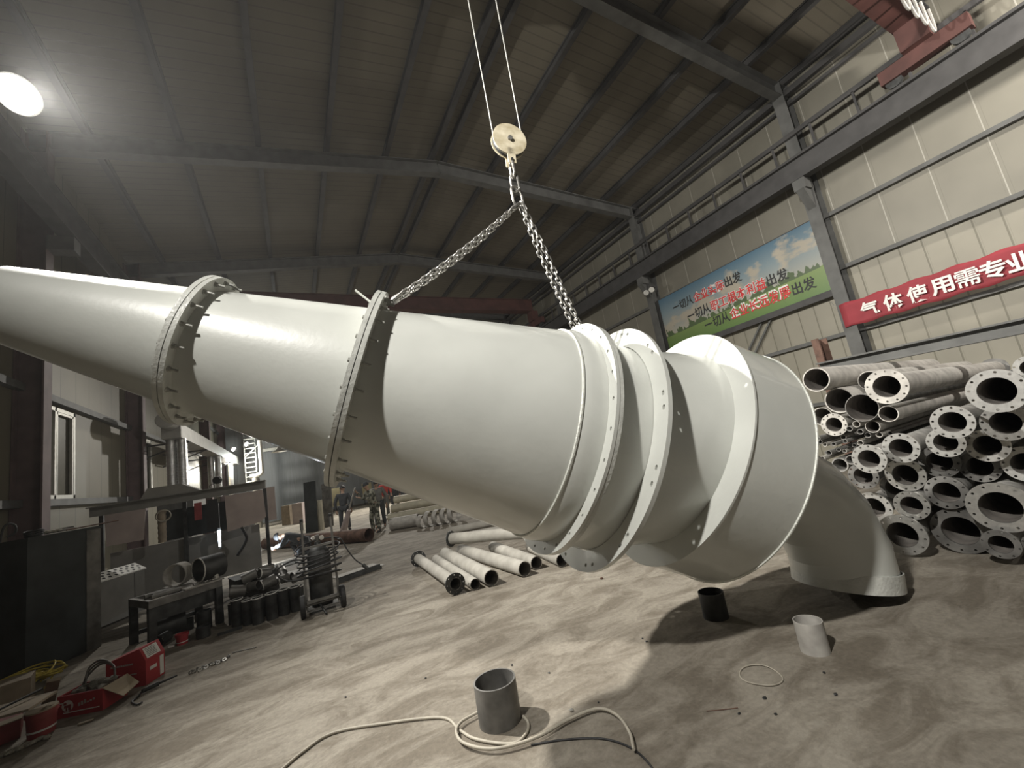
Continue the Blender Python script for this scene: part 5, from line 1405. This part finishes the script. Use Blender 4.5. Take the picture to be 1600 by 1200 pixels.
def person(label, loc, heading, jt, cloth_top, cloth_bot, hat=None):
    """jt: joint positions in the figure's own frame (x right, -y forward, z up)"""
    V = {k: Vector(v) for k, v in jt.items()}
    up = (V['head'] - V['neck']).normalized(); fw = V.get('face', Vector((0, -1, 0)))
    fw = (fw - up * fw.dot(up)).normalized(); rt = fw.cross(up)
    J = []; E_ = []
    def add(p, r, link=None):
        J.append((Vector(p), r))
        if link is not None: E_.append((link, len(J) - 1))
        return len(J) - 1
    pel = add(V['pelvis'], .125); wa = add(V['pelvis'].lerp(V['chest'], .45), .115, pel); ch = add(V['chest'], .135, wa); nk = add(V['neck'], .052, ch)
    jaw = add(V['neck'].lerp(V['head'], .5) + fw * .012, .062, nk); hd_ = add(V['head'] + fw * .005, .086, jaw); tp_ = add(V['head'] + up * .085, .062, hd_)
    add(V['head'] + fw * .105 - up * .03, .016, hd_)
    for s in (-1, 1): add(V['head'] + rt * (.088 * s) - up * .015, .014, hd_)
    for s, n in ((-1, 'L'), (1, 'R')):
        sh = add(V['sh' + n], .058, ch); el = add(V['el' + n], .043, sh); wr = add(V['wr' + n], .028, el)
        d = (V['wr' + n] - V['el' + n]).normalized(); a = d.cross(Vector((0, 0, 1)));
        if a.length < .1: a = d.cross(Vector((0, 1, 0)))
        a.normalize(); b = d.cross(a)
        pm = add(V['wr' + n] + d * .06, (.036, .018), wr)
        for q in range(4):
            f0 = add(V['wr' + n] + d * .095 + a * (.026 - .0173 * q), .010, pm)
            f1 = add(V['wr' + n] + d * (.13 + .006 * (1.5 - abs(q - 1.2))) + a * (.028 - .018 * q) - b * .014, .009, f0)
            add(V['wr' + n] + d * (.145 + .008 * (1.5 - abs(q - 1.2))) + a * (.028 - .018 * q) - b * .036, .008, f1)
        t0 = add(V['wr' + n] + d * .045 + a * .040, .011, pm); add(V['wr' + n] + d * .078 + a * .060 - b * .012, .009, t0)
        hp = add(V['hip' + n], .085, pel); kn = add(V['kn' + n], .058, hp); an = add(V['an' + n], .040, kn)
        add(V['toe' + n], .032, an)
    root = skin_mesh('person', J, E_, M['skin'])
    root.location = loc; root.rotation_euler = (0, 0, heading)
    tag(root, label, 'person')
    # clothes follow the same joints
    K = []; F_ = []
    def addk(p, r, link=None):
        K.append((Vector(p), r))
        if link is not None: F_.append((link, len(K) - 1))
        return len(K) - 1
    pel = addk(V['pelvis'] + (V['pelvis'] - V['chest']).normalized() * .04, .155); wa = addk(V['pelvis'].lerp(V['chest'], .45), .150, pel); ch = addk(V['chest'], (.175, .150), wa); nk = addk(V['chest'].lerp(V['neck'], .75), .075, ch)
    for n in 'LR':
        sh = addk(V['sh' + n], .080, ch); el = addk(V['el' + n], .064, sh); addk(V['el' + n].lerp(V['wr' + n], .93), .050, el)
    skin_mesh('jacket', K, F_, cloth_top, root)
    K, F_ = [], []
    pel = addk(V['pelvis'] + Vector((0, 0, .03)), .140)
    for n in 'LR':
        hp = addk(V['hip' + n], .108, pel); kn = addk(V['kn' + n], .080, hp); addk(V['kn' + n].lerp(V['an' + n], .96), .068, kn)
    skin_mesh('trousers', K, F_, cloth_bot, root)
    for n in 'LR':
        K, F_ = [], []
        a0 = addk(V['an' + n] + Vector((0, 0, .05)), .056); a1 = addk(V['an' + n] - Vector((0, 0, .025)), .052, a0); addk(V['toe' + n], (.044, .034), a1)
        skin_mesh('boot', K, F_, M['black'], root)
    # hair or hat
    c = V['head']
    hb = MB()
    R3 = Matrix((rt, -fw, up)).transposed()
    prof = []
    for i in range(9):
        a = i / 8 * pi * .52
        prof.append([c + R3 @ Vector((.100 * math.sin(a) * math.cos(2 * pi * j / 20), .108 * math.sin(a) * math.sin(2 * pi * j / 20) + .006, .02 + .118 * math.cos(a))) for j in range(20)])
    hb.rings(prof[1:], cap0=True)
    hb.build('hair' if hat is None else 'cap', M['hair'] if hat is None else hat, root, None, 60)
    if hat is not None:
        MB().rings([[c + R3 @ Vector((.085 * math.cos(a), -.10 - k * .07 * max(0, math.sin(a)), .035 - .012 * k)) for a in [pi * j / 8 for j in range(9)]] for k in (0, 1)]).build('cap_peak', hat, root, None, 60)
    fe = MB()
    for s in (-1, 1): fe.blob(c + rt * (.033 * s) + fw * .088 + up * .004, (.012, .008, .007), 1, 0)
    fe.build('eye', M['black'], root, None, 60)
    MB().box(c + fw * .080 - up * .062, (.045, .02, .010), R3).build('mouth', M['rust'], root, None, 0)
    return root


def stand(lean=0.0, wl=(-.27, -.03, .80), wr=(.27, -.03, .80), el=None, er=None, step=.05, k=1.0):
    f = lambda x, y, z: (x, y, z)
    j = dict(pelvis=f(0, 0, .92), chest=f(0, -.05 - lean, 1.27), neck=f(0, -.08 - lean * 1.4, 1.44), head=f(0, -.11 - lean * 1.6, 1.585),
             shL=f(-.19, -.05 - lean, 1.37), shR=f(.19, -.05 - lean, 1.37), wrL=wl, wrR=wr,
             hipL=f(-.10, 0, .88), hipR=f(.10, 0, .88), knL=f(-.12, -.04 - step, .49), knR=f(.12, -.02 + step, .49), anL=f(-.13, -step, .085), anR=f(.13, step * 1.2, .085),
             toeL=f(-.15, -.16 - step, .036), toeR=f(.15, -.16 + step * 1.2, .036))
    j['elL'] = el or ((-.19 + wl[0]) / 2 - .06, (wl[1] - .05 - lean) / 2 + .05, (1.37 + wl[2]) / 2)
    j['elR'] = er or ((.19 + wr[0]) / 2 + .06, (wr[1] - .05 - lean) / 2 + .05, (1.37 + wr[2]) / 2)
    return j


G = lambda x, y: Vector((x, y, 0))
person('worker in dark clothes seen from behind by the yellowish notice board', G(1.56, 17.7), pi * .92, stand(.02), M['cloth_dark'], M['cloth_dark'])
person('worker in camouflage and dark cap holding up a long lance', G(2.30, 15.25), -pi * .42, stand(.06, (-.20, -.46, 1.42), (.12, -.50, 1.24), (-.34, -.22, 1.20), (.30, -.25, 1.14)), M['cloth_camo'], M['cloth_camo'], M['cloth_dark'])
person('worker in grey behind the one in camouflage', G(2.66, 16.5), -pi * .1, stand(.04), M['cloth_grey'], M['cloth_dark'])
person('worker in a red jacket right of the camouflage worker', G(3.42, 19.6), .2, stand(.05, (-.22, -.30, .98), (.22, -.30, 1.0)), M['cloth_red'], M['cloth_grey'])
person('small far figure in dark clothes right of the red jacket', G(4.35, 22.0), -.4, stand(.02), M['cloth_dark'], M['cloth_dark'], M['cloth_dark'])
crouch = dict(pelvis=(0, .12, .40), chest=(0, -.26, .62), neck=(0, -.41, .67), head=(0, -.53, .66), face=(0, -.6, -.8), shL=(-.19, -.29, .63), shR=(.19, -.29, .63),
              elL=(-.30, -.42, .42), elR=(.30, -.42, .44), wrL=(-.12, -.62, .34), wrR=(.10, -.62, .40), hipL=(-.11, .10, .38), hipR=(.11, .10, .38), knL=(-.20, -.28, .40), knR=(.20, -.06, .12), anL=(-.20, -.10, .085), anR=(.18, .32, .10),
              toeL=(-.22, -.24, .036), toeR=(.18, .40, .036))
person('welder in dark clothes crouching low over the rusty pipe', G(.02, 13.85), -pi * .55, crouch, M['cloth_dark'], M['cloth_dark'], M['cloth_dark'])
# lance in the camouflage worker's hands
lt_ = at_y(578, 769, 15.1); lb_ = at(537, 829, .24)
hand_l = Vector((2.30, 15.25, 0)) + rotz(-pi * .42) @ Vector((-.19, -.57, 1.37)); hand_r = Vector((2.30, 15.25, 0)) + rotz(-pi * .42) @ Vector((.13, -.60, 1.22))
ld = Vector((hand_l.x - .02, hand_l.y, hand_l.z)); dirl = (lb_ - ld).normalized()
ln = Thing('lance', 'long pale lance with a thick dusty red lower end held by the camouflage worker', 'lance', lb_)
ln.part('rod', MB().cyl(ld - dirl * .25, lb_ - dirl * .7, .025, seg=10), M['steel_bright'])
ln.part('nozzle_sleeve', MB().cyl(lb_ - dirl * .75, lb_, .07, .12, 14), M['plate_pink'], label='thick dusty red lower end')
# welding arc at the crouching welder's hands
arc = Vector((-.66, 13.72, .40))
wa_ = Thing('welding_electrode', 'glaring welding arc in front of the crouching welder', 'electrode', arc)
wa_.part('rod', MB().cyl(arc, arc + Vector((.16, .02, .09)), .006, seg=6), M['steel_mid'])
wa_.part('arc', MB().blob(arc, (.035, .035, .035), 1, .1), M['glow_weld'])
lamp('arc_light', arc + Vector((-.02, -.06, .05)), 35, .03, (.85, .92, 1.0))

# ------------------------------------------------------------------ smoke hanging in the hall
def smoke(name, density, y0, y1, label):
    hm = bpy.data.materials.new(name); hm.use_nodes = True
    nt = hm.node_tree; nt.nodes.remove(nt.nodes['Principled BSDF'])
    vs_ = nt.nodes.new('ShaderNodeVolumeScatter'); vs_.inputs['Color'].default_value = (.90, .90, .90, 1)
    vs_.inputs['Density'].default_value = density; vs_.inputs['Anisotropy'].default_value = .5
    nt.links.new(vs_.outputs[0], nt.nodes['Material Output'].inputs['Volume'])
    hz = MB().box(((XL + XR) / 2, (y0 + y1) / 2, 6.0), (XR - XL + .3, y1 - y0, 12.6)).build('smoke_haze', hm, None, None, 0)
    tag(hz, label, 'smoke', None, 'stuff')


smoke('thin_welding_smoke', .0008, YF - .1, 16.9, 'thin grey smoke haze filling the near part of the hall')
smoke('thicker_welding_smoke', .024, 16.9, YB + .1, 'thicker grey smoke haze at the far end of the hall')
